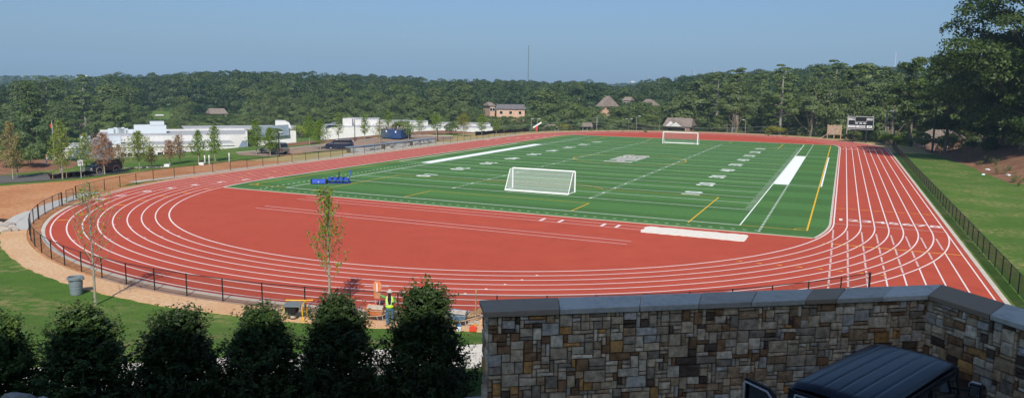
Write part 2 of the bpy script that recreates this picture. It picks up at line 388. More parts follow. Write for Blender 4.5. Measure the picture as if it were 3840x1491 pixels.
col = mx(maskn('tan'), grass, dry); col = mx(maskn('mulch'), col, mulc); col = mx(maskn('dirt'), col, clay)
L.new(col, B.inputs['Base Color'])
bn = N.new('ShaderNodeTexNoise'); bn.inputs['Scale'].default_value = 7; bn.inputs['Detail'].default_value = 6; L.new(tc.outputs['Object'], bn.inputs['Vector'])
bp = N.new('ShaderNodeBump'); bp.inputs['Strength'].default_value = .7; bp.inputs['Distance'].default_value = .08; L.new(bn.outputs['Fac'], bp.inputs['Height']); L.new(bp.outputs['Normal'], B.inputs['Normal'])
me.materials.append(m); g = bpy.data.objects.new('ground', me); link(g); g['kind'] = 'structure'

def sheet(name, poly, m, off, step=1.0, zf=None):
    """a flat cover of polygonal outline laid on the terrain"""
    P = np.array(poly, float); x0, y0 = P.min(0); x1, y1 = P.max(0)
    import bmesh
    bm = bmesh.new(); bm.faces.new([bm.verts.new((p[0], p[1], 0)) for p in poly])
    for axn, lo, hi in ((0, x0, x1), (1, y0, y1)):
        for c in np.arange(math.ceil(lo), hi, step):
            bmesh.ops.bisect_plane(bm, geom=bm.verts[:]+bm.edges[:]+bm.faces[:], plane_co=(c if axn == 0 else 0, c if axn == 1 else 0, 0), plane_no=(1 if axn == 0 else 0, 1 if axn == 1 else 0, 0))
    for v in bm.verts: v.co.z = (zf(v.co.x, v.co.y) if zf else terr1(v.co.x, v.co.y)) + off
    bmesh.ops.recalc_face_normals(bm, faces=bm.faces)
    if sum(f.normal.z for f in bm.faces) < 0: bmesh.ops.reverse_faces(bm, faces=bm.faces)
    me = bpy.data.meshes.new(name); bm.to_mesh(me); bm.free(); me.materials.append(m)
    o = bpy.data.objects.new(name, me); link(o); o['kind'] = 'structure'; return o

# ------------------------------------------------------------------ track, turf, painted lines
YA, YB = 4.86, 104.86; R0 = 31.70; LW = 1.067
def stadium_pts(r, n=96):
    p = [(r*math.cos(t), YB + r*math.sin(t)) for t in np.linspace(0, PI, n)]
    p += [(r*math.cos(t), YA + r*math.sin(t)) for t in np.linspace(PI, 2*PI, n)]
    return p
def ring(mb, r0, r1, z, n=96, t=.5):
    a = stadium_pts(r0, n); b = stadium_pts(r1, n); k = len(a)
    mb.add([(x, y, z) for x, y in a+b], [(i, k+i, k+(i+1) % k, (i+1) % k) for i in range(k)], t)
def arc(mb, cx, cy, r, w_, z, a0, a1, n=40):
    vs = []; ts = np.linspace(a0, a1, n)
    for t in ts: vs += [(cx+(r-w_/2)*math.cos(t), cy+(r-w_/2)*math.sin(t), z), (cx+(r+w_/2)*math.cos(t), cy+(r+w_/2)*math.sin(t), z)]
    mb.add(vs, [(2*i, 2*i+1, 2*i+3, 2*i+2) for i in range(n-1)])
def rct(mb, x0, x1, y0, y1, z): mb.add([(x0,y0,z),(x1,y0,z),(x1,y1,z),(x0,y1,z)], [(0,1,2,3)])
def seg(mb, a, b, w_, z):
    a = Vector((*a, z)); b = Vector((*b, z)); d = (b-a).normalized(); s_ = Vector((-d.y, d.x, 0))*w_/2
    mb.add([a-s_, b-s_, b+s_, a+s_], [(0,1,2,3)])
def text_into(mb, s, size, M_, bold=.02, width=1.0):
    cu = bpy.data.curves.new('t', 'FONT'); cu.body = s; cu.size = size; cu.offset = bold; cu.align_x = 'CENTER'; cu.align_y = 'CENTER'; cu.resolution_u = 3
    o = bpy.data.objects.new('t', cu); link(o); dg = bpy.context.evaluated_depsgraph_get(); dg.update()
    me = o.evaluated_get(dg).to_mesh()
    S = Matrix.Diagonal((width, 1, 1, 1))
    mb.add([M_ @ S @ v.co for v in me.vertices], [tuple(p.vertices) for p in me.polygons]); o.evaluated_get(dg).to_mesh_clear()
    bpy.data.objects.remove(o); bpy.data.curves.remove(cu)

b = MB(); pts = stadium_pts(40.58, 120)
b.add([(x, y, 0) for x, y in pts], [tuple(range(len(pts)))]); 
b.add([(28,YA,.0), (28,-31,.0), (40.58,-31,.0), (40.58,YA,.0)], [(0,1,2,3)])
# one sheet: bends plus the sprint chute running on from the right straight
import bmesh
pts = []
for t in np.linspace(0, PI, 90): pts.append((40.58*math.cos(t), YB+40.58*math.sin(t)))
for t in np.linspace(PI, 2*PI-.86, 80): pts.append((40.58*math.cos(t), YA+40.58*math.sin(t)))
pts += [(30.5, -31), (40.58, -31)]
tr = MB(); tr.add([(x, y, 0) for x, y in pts], [tuple(range(len(pts)))]); tr.build('running_track', M['track'], kind='structure')

kb = MB()
ts = np.linspace(0, PI, 90)
def strip(mb, P, w0, w1, z, h):
    """kerb along a polyline: from offset w0 to w1 (to the outside), raised by h"""
    vs = []; n = len(P)
    for i, p in enumerate(P):
        a = Vector(P[max(i-1,0)]); c = Vector(P[min(i+1,n-1)]); d = (c-a).normalized(); s_ = Vector((d.y, -d.x))
        p = Vector(p); o0 = p+s_*w0; o1 = p+s_*w1
        vs += [(o0.x,o0.y,z),(o0.x,o0.y,z+h),(o1.x,o1.y,z+h),(o1.x,o1.y,z)]
    fs = []
    for i in range(n-1):
        for k in range(3): fs.append((4*i+k, 4*i+k+1, 4*i+5+k, 4*i+4+k))
    mb.add(vs, fs)
outer = [(40.58, -31), (40.58, YA)] + [(40.58*math.cos(t), YB+40.58*math.sin(t)) for t in np.linspace(0, PI, 90)] + [(40.58*math.cos(t), YA+40.58*math.sin(t)) for t in np.linspace(PI, 2*PI-.9, 80)]
strip(kb, outer, 0, .28, -.03, .05)
kb.build('track_kerb', M['kerb'], kind='structure')

# turf, with the bends cutting its corners
rr = 31.32
c0 = math.asin((YA+3.12)/rr)
tp = [(rr*math.cos(t), YA-rr*math.sin(t)) for t in np.linspace(0, c0, 14)]
tp = tp + [(-x, y) for x, y in reversed(tp)]
tp = tp + [(x, 109.72-y) for x, y in reversed(tp)]
tf = MB(); tf.add([(x, y, .012) for x, y in tp], [tuple(range(len(tp)))]); tf.build('turf_field', M['turf'], kind='structure')
ik = MB()
strip(ik, tp[14:14+1]+tp[13:14] if False else [(-tp[13][0], -3.12), (tp[13][0], -3.12)], 0, .16, 0, .028)
for sx in (1, -1):
    side = [(sx*(rr+.0)*math.cos(t), YA-rr*math.sin(t)) for t in np.linspace(c0, 0, 12)] + [(sx*rr*math.cos(t), YB+rr*math.sin(t)) for t in np.linspace(0, c0, 12)]
    if sx == 1: strip(ik, side, 0, .20, 0, .028)
    else: strip(ik, list(reversed(side)), 0, .20, 0, .028)
strip(ik, [(tp[13][0], 112.84), (-tp[13][0], 112.84)], 0, .16, 0, .028)
ik.build('turf_edging', M['kerb'], kind='structure')

ln = MB(); LZ = .004
for i in range(9): ring(ln, R0+i*LW-.05 if i else R0-.07, R0+i*LW+.05, LZ)
rct(ln, 31.66, 40.24, 4.80, 4.87, LZ+.003); rct(ln, 31.66, 40.24, -4.98, -4.90, LZ+.003)
# lanes running on through the bend into the chute
for i in range(9):
    x = R0+i*LW
    if i == 8: rct(ln, x-.045, x+.045, -31, YA, LZ+.004); continue
    yend = YA - math.sqrt(max((R0+8*LW)**2-x*x, 0))
    rct(ln, x-.045, x+.045, -31, yend, LZ+.004)
    y = 4.3
    while y > yend+.3:
        rr_ = math.hypot(x, y-YA); k = (rr_-R0)/LW
        if abs(k-round(k)) > .16 and y < 4.3: rct(ln, x-.06, x+.06, y-.11, y+.11, LZ+.004)
        y -= .36
# the numbers in the lanes
def lane_num(k, x, y, rz, s=1.0): text_into(ln, str(k), s, Matrix.Translation((x, y, LZ+.006)) @ Matrix.Rotation(rz, 4, 'Z'), .03, 1.25)
for i in range(8):
    lane_num(i+1, R0+(i+.5)*LW, 7.35, 0, 1.6)
    lane_num(i+1, R0+(i+.5)*LW, 102.3, 0, 1.7)
NL = [(-31.8,6.5),(-33,3.3),(-34,.2),(-34.7,-3.2),(-34.7,-6.4),(-34.9,-9.5),(-34.6,-12.7),(-34.3,-15.4)]
def polar_lane(k, yy):
    """centre of lane k at height yy on the left side of the near bend or straight"""
    r = R0+(k-.5)*LW
    if yy >= YA: return (-r, yy), PI
    x = -math.sqrt(r*r-(yy-YA)**2); return (x, yy), PI + math.asin((YA-yy)/r)
for k, (x, y) in enumerate(NL, 1):
    (px_, py_), a = polar_lane(k, y); lane_num(k, px_, py_, a, 1.5)
    (qx, qy), a = polar_lane(k, y-1.5); n_ = Vector((qx, qy-min(qy, YA) if qy >= YA else qy-YA)).normalized()
    seg(ln, (qx-n_.x*LW/2, qy-n_.y*LW/2), (qx+n_.x*LW/2, qy+n_.y*LW/2), .07, LZ+.004)
for k, y in enumerate([105.4,102.1,99.3,96.2,93.1,90.0,86.8,83.7], 1): lane_num(k, -(R0+(k-.5)*LW), y, PI, 1.6)
# relay ticks on the near bend
for k in range(1, 9):
    for a in (-2.02-.045*k, -1.97-.012*k, -1.05-.03*k):
        r = R0+k*LW; cx_, cy_ = r*math.cos(a), YA+r*math.sin(a)
        tx = Vector((-math.sin(a), math.cos(a), 0))
        n_ = Vector((math.cos(a), math.sin(a), 0))
        p = Vector((cx_, cy_, LZ+.003)) - n_*.03
        ln.add([p-tx*.12, p+tx*.12, p-n_*.22], [(0,1,2)])
# long-jump runways
for y in (-4.75, -6.12): rct(ln, -17.7, 17.6, y-.04, y+.04, LZ+.002)
for y in (-11.1, -12.33): rct(ln, -17.4, 17.85, y-.04, y+.04, LZ+.002)
for x in (8.45, 10.15, 13.95, 15.2): rct(ln, x-.13, x+.13, -6.08, -4.79, LZ+.005)
ln.build('lane_lines', M['lane'], kind='structure')

om = MB()
def taper(mb, p, a, l, w_, z):
    """a long mark pointed at its ends, across the lane"""
    d = Vector((math.cos(a), math.sin(a), 0)); s_ = Vector((-d.y, d.x, 0)); p = Vector((*p, z))
    mb.add([p-d*l/2-s_*w_*.25, p-s_*w_/2, p+d*l/2-s_*w_*.25, p+d*l/2+s_*w_*.25, p+s_*w_/2, p-d*l/2+s_*w_*.25], [(0,1,2,3,4,5)])
for i in range(8):
    taper(om, (R0+(i+.5)*LW, 14.55), 0, .85, .22, LZ+.008)
    if i < 8: taper(om, (R0+(i+.5)*LW, -4.92), 0, .9, .22, LZ+.012)
rct(om, 31.0, 40.2, -5.0, -4.88, LZ+.009)
for k, y in ((2,11.3),(1,14.6),(3,8.2),(4,4.8),(7,5.0),(6,8.5),(5,12.0),(8,1.5),(1,-5.2),(2,-8.2),(3,-11.2),(4,-14.1),(5,-17),(6,-19.6),(7,-22.2),(8,-24.7)):
    (x, y_), a = polar_lane(k, y); taper(om, (x, y_), a+(0 if k != 0 else 0), .95, .26, LZ+.006)
for k, y in ((1,98),(2,95.4),(3,92.2),(4,89),(5,86),(6,83),(7,80),(8,77), (1,108),(2,105.6)):
    taper(om, (-(R0+(k-.5)*LW), y), 0, .9, .3, LZ+.006)
for x, y in ((28.6,-14.15),(29.85,-14.1),(31.1,-14.1),(32.3,-14.1),(33.5,-14.1),(34.8,-14.1),(26.1,-14.1),(27.35,-14.2)):
    om.add([(x-.28,y,LZ+.007),(x+.18,y-.11,LZ+.007),(x+.18,y+.11,LZ+.007)], [(0,1,2)])
om.build('lane_marks', M['orange'], kind='structure')

# football lines
YD = .9144; F0 = 9.144; fl = MB(); yl = MB(); wb = MB(); FZ = .018; S = 24.384
for sx in (-1, 1):
    rct(fl, sx*S-.06, sx*S+.06, 0, 109.73, FZ)
    for n in range(0, 101):
        y = F0+n*YD
        if n % 5:
            for x0 in ((S-.75, S-.1), (7.82, 8.43)):
                a, b_ = sorted((sx*x0[0], sx*x0[1])); rct(fl, a, b_, y-.05, y+.05, FZ)
        else: rct(fl, sx*8.128-.14, sx*8.128+.14, y-.30, y+.30, FZ+.002)
    # restraining dashes
    y = -2.0
    while y < 111.5:
        if not (32 < y < 77.7): rct(fl, sx*26.15-.10, sx*26.15+.10, y-.15, y+.15, FZ)
        y += .9
    a, b_ = sorted((sx*24.46, sx*26.2)); rct(wb, a, b_, 32, 77.72, FZ+.004)
    a, b_ = sorted((sx*29.84, sx*30.02)); rct(wb, a, b_, 32, 77.72, FZ+.004)
    for y in (32, 77.72):
        a, b_ = sorted((sx*26.2, sx*29.7)); rct(fl, a, b_, y-.05, y+.05, FZ)
    for y0, y1 in ((0, 109.73),): rct(yl, sx*29.72-.07, sx*29.72+.07, y0, y1, FZ+.001)
    for y in (0, 109.73, 54.86):
        a, b_ = sorted((sx*S if y != 54.86 else sx*26.2, sx*29.72)); rct(yl, a, b_, y-.05, y+.05, FZ+.001)
    for yy, s_ in ((0, 1), (109.73, -1)):
        rct(yl, sx*20.16-.06, sx*20.16+.06, *sorted((yy-s_*.9 if s_ == 1 else yy, yy+s_*16.46)), FZ+.003)
        rct(yl, sx*9.14-.06, sx*9.14+.06, *sorted((yy, yy+s_*5.5)), FZ+.003)
        arc(yl, sx*29.72, yy, 1.0, .1, FZ+.003, *( (PI/2, PI) if (sx == 1 and s_ == 1) else (PI, 1.5*PI) if sx == 1 else (0, PI/2) if s_ == 1 else (1.5*PI, 2*PI)), 10)
for n in range(0, 101, 5): rct(fl, -S, S, F0+n*YD-.055, F0+n*YD+.055, FZ-.001)
for y in (0, 109.73): rct(fl, -S, S, y-.07, y+.07, FZ-.001)
for y in (-2.0, 111.7):
    x = -25.6
    while x < 26: rct(fl, x-.16, x+.16, y-.05, y+.05, FZ); x += .92
for yy, s_ in ((0, 1), (109.73, -1)):
    rct(yl, -20.16, 20.16, yy+s_*16.46-.05, yy+s_*16.46+.05, FZ+.003); rct(yl, -9.14, 9.14, yy+s_*5.5-.05, yy+s_*5.5+.05, FZ+.003)
    a = math.acos(5.49/9.15)
    arc(yl, 0, yy+s_*10.97, 9.15, .1, FZ+.003, *((PI/2-a, PI/2+a) if s_ == 1 else (1.5*PI-a, 1.5*PI+a)), 24)
    rct(fl, -.5, .5, F0+3*YD-.05 if s_ == 1 else 109.73-F0-3*YD-.05, F0+3*YD+.05 if s_ == 1 else 109.73-F0-3*YD+.05, FZ)
arc(yl, 0, 54.864, 9.15, .12, FZ+.003, 0, 2*PI, 72)
for n, s_ in zip(range(10, 100, 10), ('10','20','30','40','50','40','30','20','10')):
    y = F0+n*YD
    for sx in (1, -1):
        for j, ch in enumerate(s_):
            off = (-.95 if j == 0 else .95)*sx
            text_into(fl, ch, 2.65, Matrix.Translation((sx*17.1, y+off, FZ+.004)) @ Matrix.Rotation(sx*PI/2, 4, 'Z'), .10, .95)
fl.build('field_lines', M['white'], kind='structure'); yl.build('soccer_lines', M['yellow'], kind='structure'); wb.build('team_boxes', M['pure'], kind='structure')
# block letters in the centre circle
lg = MB(); text_into(lg, 'HIES', 5.6, Matrix.Translation((-.25, 55.9, FZ+.006)) @ Matrix.Rotation(PI/2, 4, 'Z'), .16, 1.30); 
lg.build('centre_letters', M['logogrey'], kind='structure')
lw_ = MB(); text_into(lw_, 'HIES', 5.6, Matrix.Translation((-.25, 55.9, FZ+.003)) @ Matrix.Rotation(PI/2, 4, 'Z'), .30, 1.30)
lw_.build('centre_letters_outline', M['white'], kind='structure')
# pit cover with ragged edges
pp = []
rs = random.Random(3)
for i in range(27): pp.append((17.6+i*.3, -7.1-.05*i/27+rs.uniform(-.12,.05)))
for i in range(5): pp.append((25.5+rs.uniform(0,.15), -7.1+i*.55))
for i in range(27): pp.append((25.5-i*.3, -4.5+rs.uniform(-.02,.22)))
for i in range(4): pp.append((17.6-rs.uniform(0,.3), -4.7-i*.5))
pt = MB(); pt.add([(x, y, .035) for x, y in pp], [tuple(range(len(pp)))]); n_ = len(pp)
pt.add([(x, y, .035) for x, y in pp]+[(x, y, .002) for x, y in pp], [(i, (i+1) % n_, n_+(i+1) % n_, n_+i) for i in range(n_)])
pt.build('long_jump_pit', M['sand'], kind='structure')

# ------------------------------------------------------------------ paths, road, car park, pavement
def ringpoly(r0, r1, a0, a1, n=60, c=(0, YA)):
    t = np.linspace(a0, a1, n)
    return [(c[0]+r1*math.cos(k), c[1]+r1*math.sin(k)) for k in t] + [(c[0]+r0*math.cos(k), c[1]+r0*math.sin(k)) for k in reversed(t)]
def annulus(name, r0, r1, a0, a1, m, z, n=80, wob=0):
    t = np.linspace(a0, a1, n); b = MB(); rs = random.Random(5); vs = []
    for k in t:
        d = rs.uniform(-wob, wob)
        vs += [(r0*math.cos(k), YA+r0*math.sin(k), z), (r0*math.cos(k), YA+r0*math.sin(k), z-.1), ((r1+d)*math.cos(k), YA+(r1+d)*math.sin(k), z), ((r1+d)*math.cos(k), YA+(r1+d)*math.sin(k), z-.1)]
    fs = []
    for i in range(n-1): fs += [(4*i, 4*i+2, 4*i+6, 4*i+4), (4*i+2, 4*i+3, 4*i+7, 4*i+6), (4*i+1, 4*i, 4*i+4, 4*i+5)]
    b.add(vs, fs); return b.build(name, m, kind='structure')
annulus('path', 41.75, 43.35, PI+.93, 2*PI-.9, M['sandpath'], .02, wob=.08)
annulus('path', 41.75, 43.3, PI+.42, PI+.93, M['palepath'], .024, 30)
sheet('path', [(-26.0,-29.0),(-29.6,-27.4),(-31.6,-25.4),(-33,-23.5),(-32.5,-22.6),(-30.5,-25.2),(-28,-27.6)], M['palepath'], .07)
b = MB(); rct(b, -43.1, -41.8, -5, 106, .0); b.build('path', M['kerb'], kind='structure')
b = MB(); rct(b, -44.3, -43.1, 36, 72, .005); b.build('plaza', M['concrete'], kind='structure')
sheet('road', [(-66,-34),(-60,-16),(-53,-13.1),(-51.4,-9.4),(-51.0,-3),(-51.2,2.0),(-56.4,2.6),(-57.0,-2),(-57.2,-4.8),(-59.8,-8.9),(-66,-14),(-76,-30)], M['asphalt'], .05)
b = MB(); strip(b, [(-52.2,8.2),(-55.5,4.2)], 0, .2, .0, .14); strip(b, [(-60,-8.8),(-66,-13.8)], 0, .2, .0, .14); b.build('road_kerb', M['kerb'], kind='structure')
sheet('car_park', [(-51.2,28),(-51.4,36),(-49.5,45),(-46.8,70),(-47.5,82),(-52,90),(-60,87.5),(-62,72),(-59.8,55),(-59.6,43),(-60.5,30),(-57,27)], M['lot'], .05)
b = MB(); strip(b, [(-60.7,30),(-59.8,43),(-60.0,55),(-62.2,72),(-60.2,87.7),(-52,90.2)], 0, .18, 0, .12); b.build('lot_kerb', M['kerb'], kind='structure')
nq = Vector((-.5736, .8192)); uq = Vector((.8192, .5736)); CQ = Vector((CX, CY))
def Q(q, s): 
    p = CQ + nq*q + uq*s; return (p.x, p.y)
sheet('pavement', [Q(21.6,-45), Q(26.1,-45), Q(26.1,12), Q(21.6,12)], M['pave'], .05, 2.0)
b = MB(); c_ = [Q(-1.6,-40), Q(-1.6,40), Q(14.0,40), Q(14.0,-3)] 
b.add([(*Q(1.0,-3),4.72),(*Q(1.0,30),4.72),(*Q(15.0,30),4.72),(*Q(15.0,-3),4.72)], [(0,1,2,3)]); b.build('parking_court', M['pave'], kind='structure')

# ------------------------------------------------------------------ foliage makers
RG = np.random.default_rng(11)
def unit(v): return v/np.maximum(np.linalg.norm(v, axis=-1, keepdims=True), 1e-9)
def leaves(C, Nn, size, aspect=1.0, jit=.45, rg=RG):
    """small four-sided leaves or leaf clumps at C facing about Nn"""
    n = len(C); Nn = unit(Nn + rg.normal(0, jit, (n, 3)))
    A = unit(np.cross(Nn, rg.normal(0, 1, (n, 3)))); B_ = np.cross(Nn, A)
    s = (size*rg.uniform(.6, 1.35, n))[:, None] if np.isscalar(size) else size[:, None]
    k = rg.uniform(.5, 1.0, (n, 4, 1))
    A = A*s*.5; B_ = B_*s*.5*aspect
    return np.stack([C-A*k[:,0], C-B_*k[:,1], C+A*k[:,2], C+B_*k[:,3]], 1).reshape(-1, 3)
def lobes_cloud(lobes, n, rg, squash=.8, under=.3):
    """points and normals over the outside of a heap of rounded lobes; tint grows towards the top of each lobe at random"""
    L_ = np.array(lobes); wts = L_[:,3]**2; ids = rg.choice(len(L_), n*2, p=wts/wts.sum())
    d = unit(rg.normal(0, 1, (n*2, 3))); d[:,2] = np.where(d[:,2] < -under, -d[:,2], d[:,2]); d = unit(d)
    rad_ = L_[ids,3]*rg.uniform(.72, 1.08, n*2)
    P = L_[ids,:3] + d*rad_[:,None]*np.array([1, 1, squash])
    keep = np.ones(len(P), bool)
    for j in range(len(L_)):
        q = (P-L_[j,:3])/(L_[j,3]*np.array([1,1,squash])); keep &= ~((np.linalg.norm(q, axis=1) < .62) & (ids != j))
    lt = rg.uniform(0, 1, len(L_))[ids]
    P, d, lt = P[keep][:n], d[keep][:n], lt[keep][:n]
    tint = np.clip(.12 + lt*.42 + rg.uniform(-.05, .16, len(P)), 0, 1)
    cen = L_[:,:3].mean(0); cd = unit((P-cen)*np.array([1,1,1.2])); d = unit(d*.62 + cd*.55 + np.array([0,0,.18]))
    return P, d, tint
def broad_lobes(rg, R, H, base, k):
    out = []
    for i in range(k):
        t = rg.uniform(0, 1); a = rg.uniform(0, 2*PI); h = base + (H-base)*t
        rr_ = R*(.25+.75*math.sin(PI*min(.98, .22+.72*t)))*rg.uniform(.35, .85)
        r = R*rg.uniform(.26, .46)*(1.05-.4*t)
        out.append((rr_*math.cos(a), rr_*math.sin(a), min(h, H-r*.8), r))
    out.append((0, 0, H-R*.36, R*.40)); out.append((0, 0, (base+H)/2, R*.55)); return out
def limb_set(mb, lobes, H0, trunk_r, rg, n=9, bend=.2):
    for l in lobes[:n]:
        p0 = Vector((0, 0, H0*rg.uniform(.55, 1.0) if H0 > 0 else 0)); p1 = Vector(l[:3]); m_ = (p0+p1)/2 + Vector((rg.uniform(-bend, bend), rg.uniform(-bend, bend), -bend))
        mb.tube([p0, m_, p1], [trunk_r*.45, trunk_r*.28, trunk_r*.1], 5)
def forest_tree(seed, R, H, base, quads=3600, sz=.58, leaf='forest', label=None, cat='tree', group=None, k=16):
    rg = np.random.default_rng(seed); lb = broad_lobes(rg, R, H, base, k)
    root = empty('forest_tree', (0,0,-500), 0, label, cat, group)
    P, d, t = lobes_cloud(lb, quads, rg)
    np_mesh('crown', leaves(P, d, sz, .8, .28, rg), 4, M[leaf], root, t)
    tb = MB(); tb.tube([(0,0,-1.5),(0,0,base*.6),(.2,.1,base+1),(.1,.2,H*.7)], [R*.075,R*.06,R*.05,R*.02], 7); limb_set(tb, lb, base+1, R*.06, rg, 7, .4)
    tb.build('trunk', M['bark'], root); return root
def pine_tree(seed, R, H, base, quads=3200, sz=.58, cat='tree', leaf='pine'):
    rg = np.random.default_rng(seed); lb = []
    for i in range(22):
        t = (i+.5)/22; h = base+(H-base)*t; a = i*2.4+rg.uniform(-.4, .4); rr_ = R*(1.0-.75*t**1.4)*rg.uniform(.5, .95)
        lb.append((rr_*math.cos(a), rr_*math.sin(a), h+rg.uniform(-.4,.4), R*rg.uniform(.22, .36)*(1.1-.35*t)))
    lb.append((0, 0, H-R*.25, R*.3))
    root = empty('pine_tree', (0,0,-500), 0, None, cat)
    P, d, t = lobes_cloud(lb, quads, rg, .42, .15)
    np_mesh('crown', leaves(P, d, sz, .7, .35, rg), 4, M[leaf], root, t)
    tb = MB(); tb.tube([(0,0,-1.5),(.15,0,H*.3),(.1,.2,H*.65),(0,0,H*.96)], [R*.085,R*.07,R*.05,R*.015], 7)
    for l in lb: tb.tube([(0,0,l[2]-.6),(l[0]*.5,l[1]*.5,l[2]-.2),(l[0],l[1],l[2])], [R*.022,R*.016,R*.006], 4)
    tb.build('trunk', M['pole'], root); return root

def prj(P):
    d = Vector(P)-Vector((CX,CY,CZ)); F = d.dot(_f); return 1920+FPX*d.dot(_r2)/F, 745.5-FPX*d.dot(_u2)/F

# ------------------------------------------------------------------ forest
# buildings seen among the trees: px range, lowest photo row that stays open, distance
OPEN = [(1835, 1905, 430, 336), (1908, 1965, 408, 336), (2240, 2258, 392, 318), (2342, 2356, 374, 334), (2398, 2416, 388, 308), (2483, 2600, 494, 250),
        (565, 642, 448, 420), (788, 858, 430, 380), (3420, 3580, 545, 182), (3085, 3165, 512, 205), (3160, 3290, 540, 195), (2050, 2105, 480, 232), (2180, 2225, 475, 238)]
decid = [forest_tree(s, R, H, b_) for s, R, H, b_ in ((1,4.6,11,.9),(2,5.2,13,1.2),(3,6.0,16,1.8),(4,5.2,15,1.5),(5,6.6,18,2.2),(6,4.2,12,.8))]
pines = [pine_tree(s, R, H, b_) for s, R, H, b_ in ((21,4.8,21,6),(22,5.0,23,7),(23,4.4,19,4.5))]
def zone(px):
    if px < 640: return 'behind the left half of the long white building'
    if px < 1180: return 'behind the right half of the long white building'
    if px < 1850: return 'behind the low white building past the dumpsters'
    if px < 2420: return 'beyond the far bend beside the hillside apartments'
    if px < 2900: return 'in the wood behind the far soccer goal'
    if px < 3330: return 'in the wood behind the scoreboard'
    return 'at the far end of the right lawn'
rgF = np.random.default_rng(5)
cand = []
AZK = [-62, -58.1, -48.9, -38.2, -30.6, -25.3, -18.4, -12.3, -6.6, -3.0, 1.0, 4.5, 8, 14]
FRK = [262, 262, 288, 288, 268, 244, 232, 226, 222, 216, 206, 190, 168, 150]
az = -61.5
def in_open(px, ytop, d, half):
    low = None
    for x0, x1, yb, D_ in OPEN:
        if d < D_+4 and px+half > x0 and px-half < x1 and ytop < yb: return yb
    return None
for ring_i in range(46):
    az = -62.0; 
    while az < 13.5:
        f0 = float(np.interp(az, AZK, FRK)); d = f0 + ring_i*9.6 + rgF.uniform(-4, 4)
        step = math.degrees(9.0/d)*rgF.uniform(.7, 1.35); az += step
        if d > 640: continue
        cand.append((d-f0, az, d))
for i_ in range(46):       # low undergrowth along the foot of the right wood
    a_ = rgF.uniform(-13.5, 6); cand.append((-3.5, a_, float(np.interp(a_, AZK, FRK))-rgF.uniform(1, 6)))
cand.sort(key=lambda c: c[0])
far_list = []; count = 0; placed = []
for off, a_, d in cand:
    x = CX + d*math.sin(rad(a_)); y = CY + d*math.cos(rad(a_)); z = terr1(x, y)
    if sd_rect(np.array([x]), np.array([y]), -64, 200, -200, 108)[0] < 2 or math.hypot(x, y-104.86) < 49: continue
    px, py0 = prj((x, y, z))
    rightish = 1/(1+math.exp(-(px-2560)/90)) if px < 3330 else 1
    pine = rgF.uniform() < (.10 if px < 1200 else .06 if px < 2450 else .45)
    hsmall = 9 + 8*min(1, off/70); hbig = 16.5+rgF.uniform(-3, 3.5)
    h = hsmall*(1-rightish)+hbig*rightish; h *= rgF.uniform(.72, 1.3)
    if off == -3.5: h = rgF.uniform(3, 6.5); pine = False
    if pine: h = h*1.12+1
    ppm = FPX/d
    _, ytop = prj((x, y, z+h)); half = h*.46*ppm
    lim = in_open(px, ytop, d, half)
    if lim is not None:
        hz = (py0-lim)/ppm
        if hz < 2.8: continue
        h = hz*.92; pine = False; _, ytop = prj((x, y, z+h))
    cap = np.interp(px, [0, 150, 400, 600, 900, 1200, 1500, 1700, 1900, 2100, 2200, 2330, 2420, 2500, 2600, 2760, 2900, 3000, 3080, 3180, 3300, 3400, 3480],
                        [330, 325, 290, 278, 260, 268, 278, 293, 291, 298, 290, 316, 294, 290, 278, 264, 256, 258, 240, 246, 250, 256, 264]) + 10 + rgF.uniform(-12, 26)*rgF.uniform(.3, 1)
    if ytop < cap:
        h = (py0-cap)/ppm
        if h < 3: continue
    if count < 292:
        lst = pines if pine else decid
        i = int(rgF.integers(len(lst))); pr = lst[i]
        H0 = (21,23,19)[i] if pine else (11,13,16,15,18,12)[i]
        o = copy_tree(pr); s = h/H0; sx = s*rgF.uniform(1.0, 1.35) if not pine else s*1.05
        if h < 7: sx = max(sx, .42)
        o.location = (x, y, z); o.scale = (sx, sx, s); o.rotation_euler = (0, 0, rgF.uniform(0, 6.28))
        kindw = 'tall pine with a bare pale trunk' if pine else ('rounded dense dark green tree' if h > 11 else 'low bushy mid green tree')
        o['label'] = kindw + ' ' + zone(px); o['category'] = 'tree'
        o['group'] = ('pines ' if pine else 'leafy trees ') + zone(px)
        count += 1
    else: far_list.append((x, y, z, h))
for pr in decid+pines:
    for c in list(pr.children): bpy.data.objects.remove(c)
    bpy.data.objects.remove(pr)

def wood_mass(name, lst, quads, sz, kinds=5, leaf='farwood', seed=9):
    rg = np.random.default_rng(seed); Vs = []; Ts = []
    protos = []
    for k in range(kinds):
        lb = broad_lobes(rg, .36, 1.0, .10, 9); P, d, t = lobes_cloud(lb, quads, rg); protos.append((P, d, t))
    for (x, y, z, h) in lst:
        P, d, t = protos[int(rg.integers(kinds))]; a = rg.uniform(0, 6.28); c, s_ = math.cos(a), math.sin(a)
        Rm = np.array([[c,-s_,0],[s_,c,0],[0,0,1]]); wid = max(h, 13)*rg.uniform(.9, 1.5)
        Q_ = (P @ Rm.T)*np.array([wid, wid, h]) + np.array([x, y, z-.5]); D_ = d @ Rm.T
        Vs.append(leaves(Q_, D_, sz, .8, .25, rg)); Ts.append(np.clip(t*.4+rg.uniform(-.12, .62), 0, 1))
    o = np_mesh(name, np.concatenate(Vs), 4, M[leaf], None, np.concatenate(Ts)); o['kind'] = 'stuff'; return o
tag(wood_mass('woods', [q for i_, q in enumerate(far_list) if i_ % 5 < 3], 1300, 1.05), 'dark green wood covering the hillside behind the nearer trees', 'woods')
ridge = []
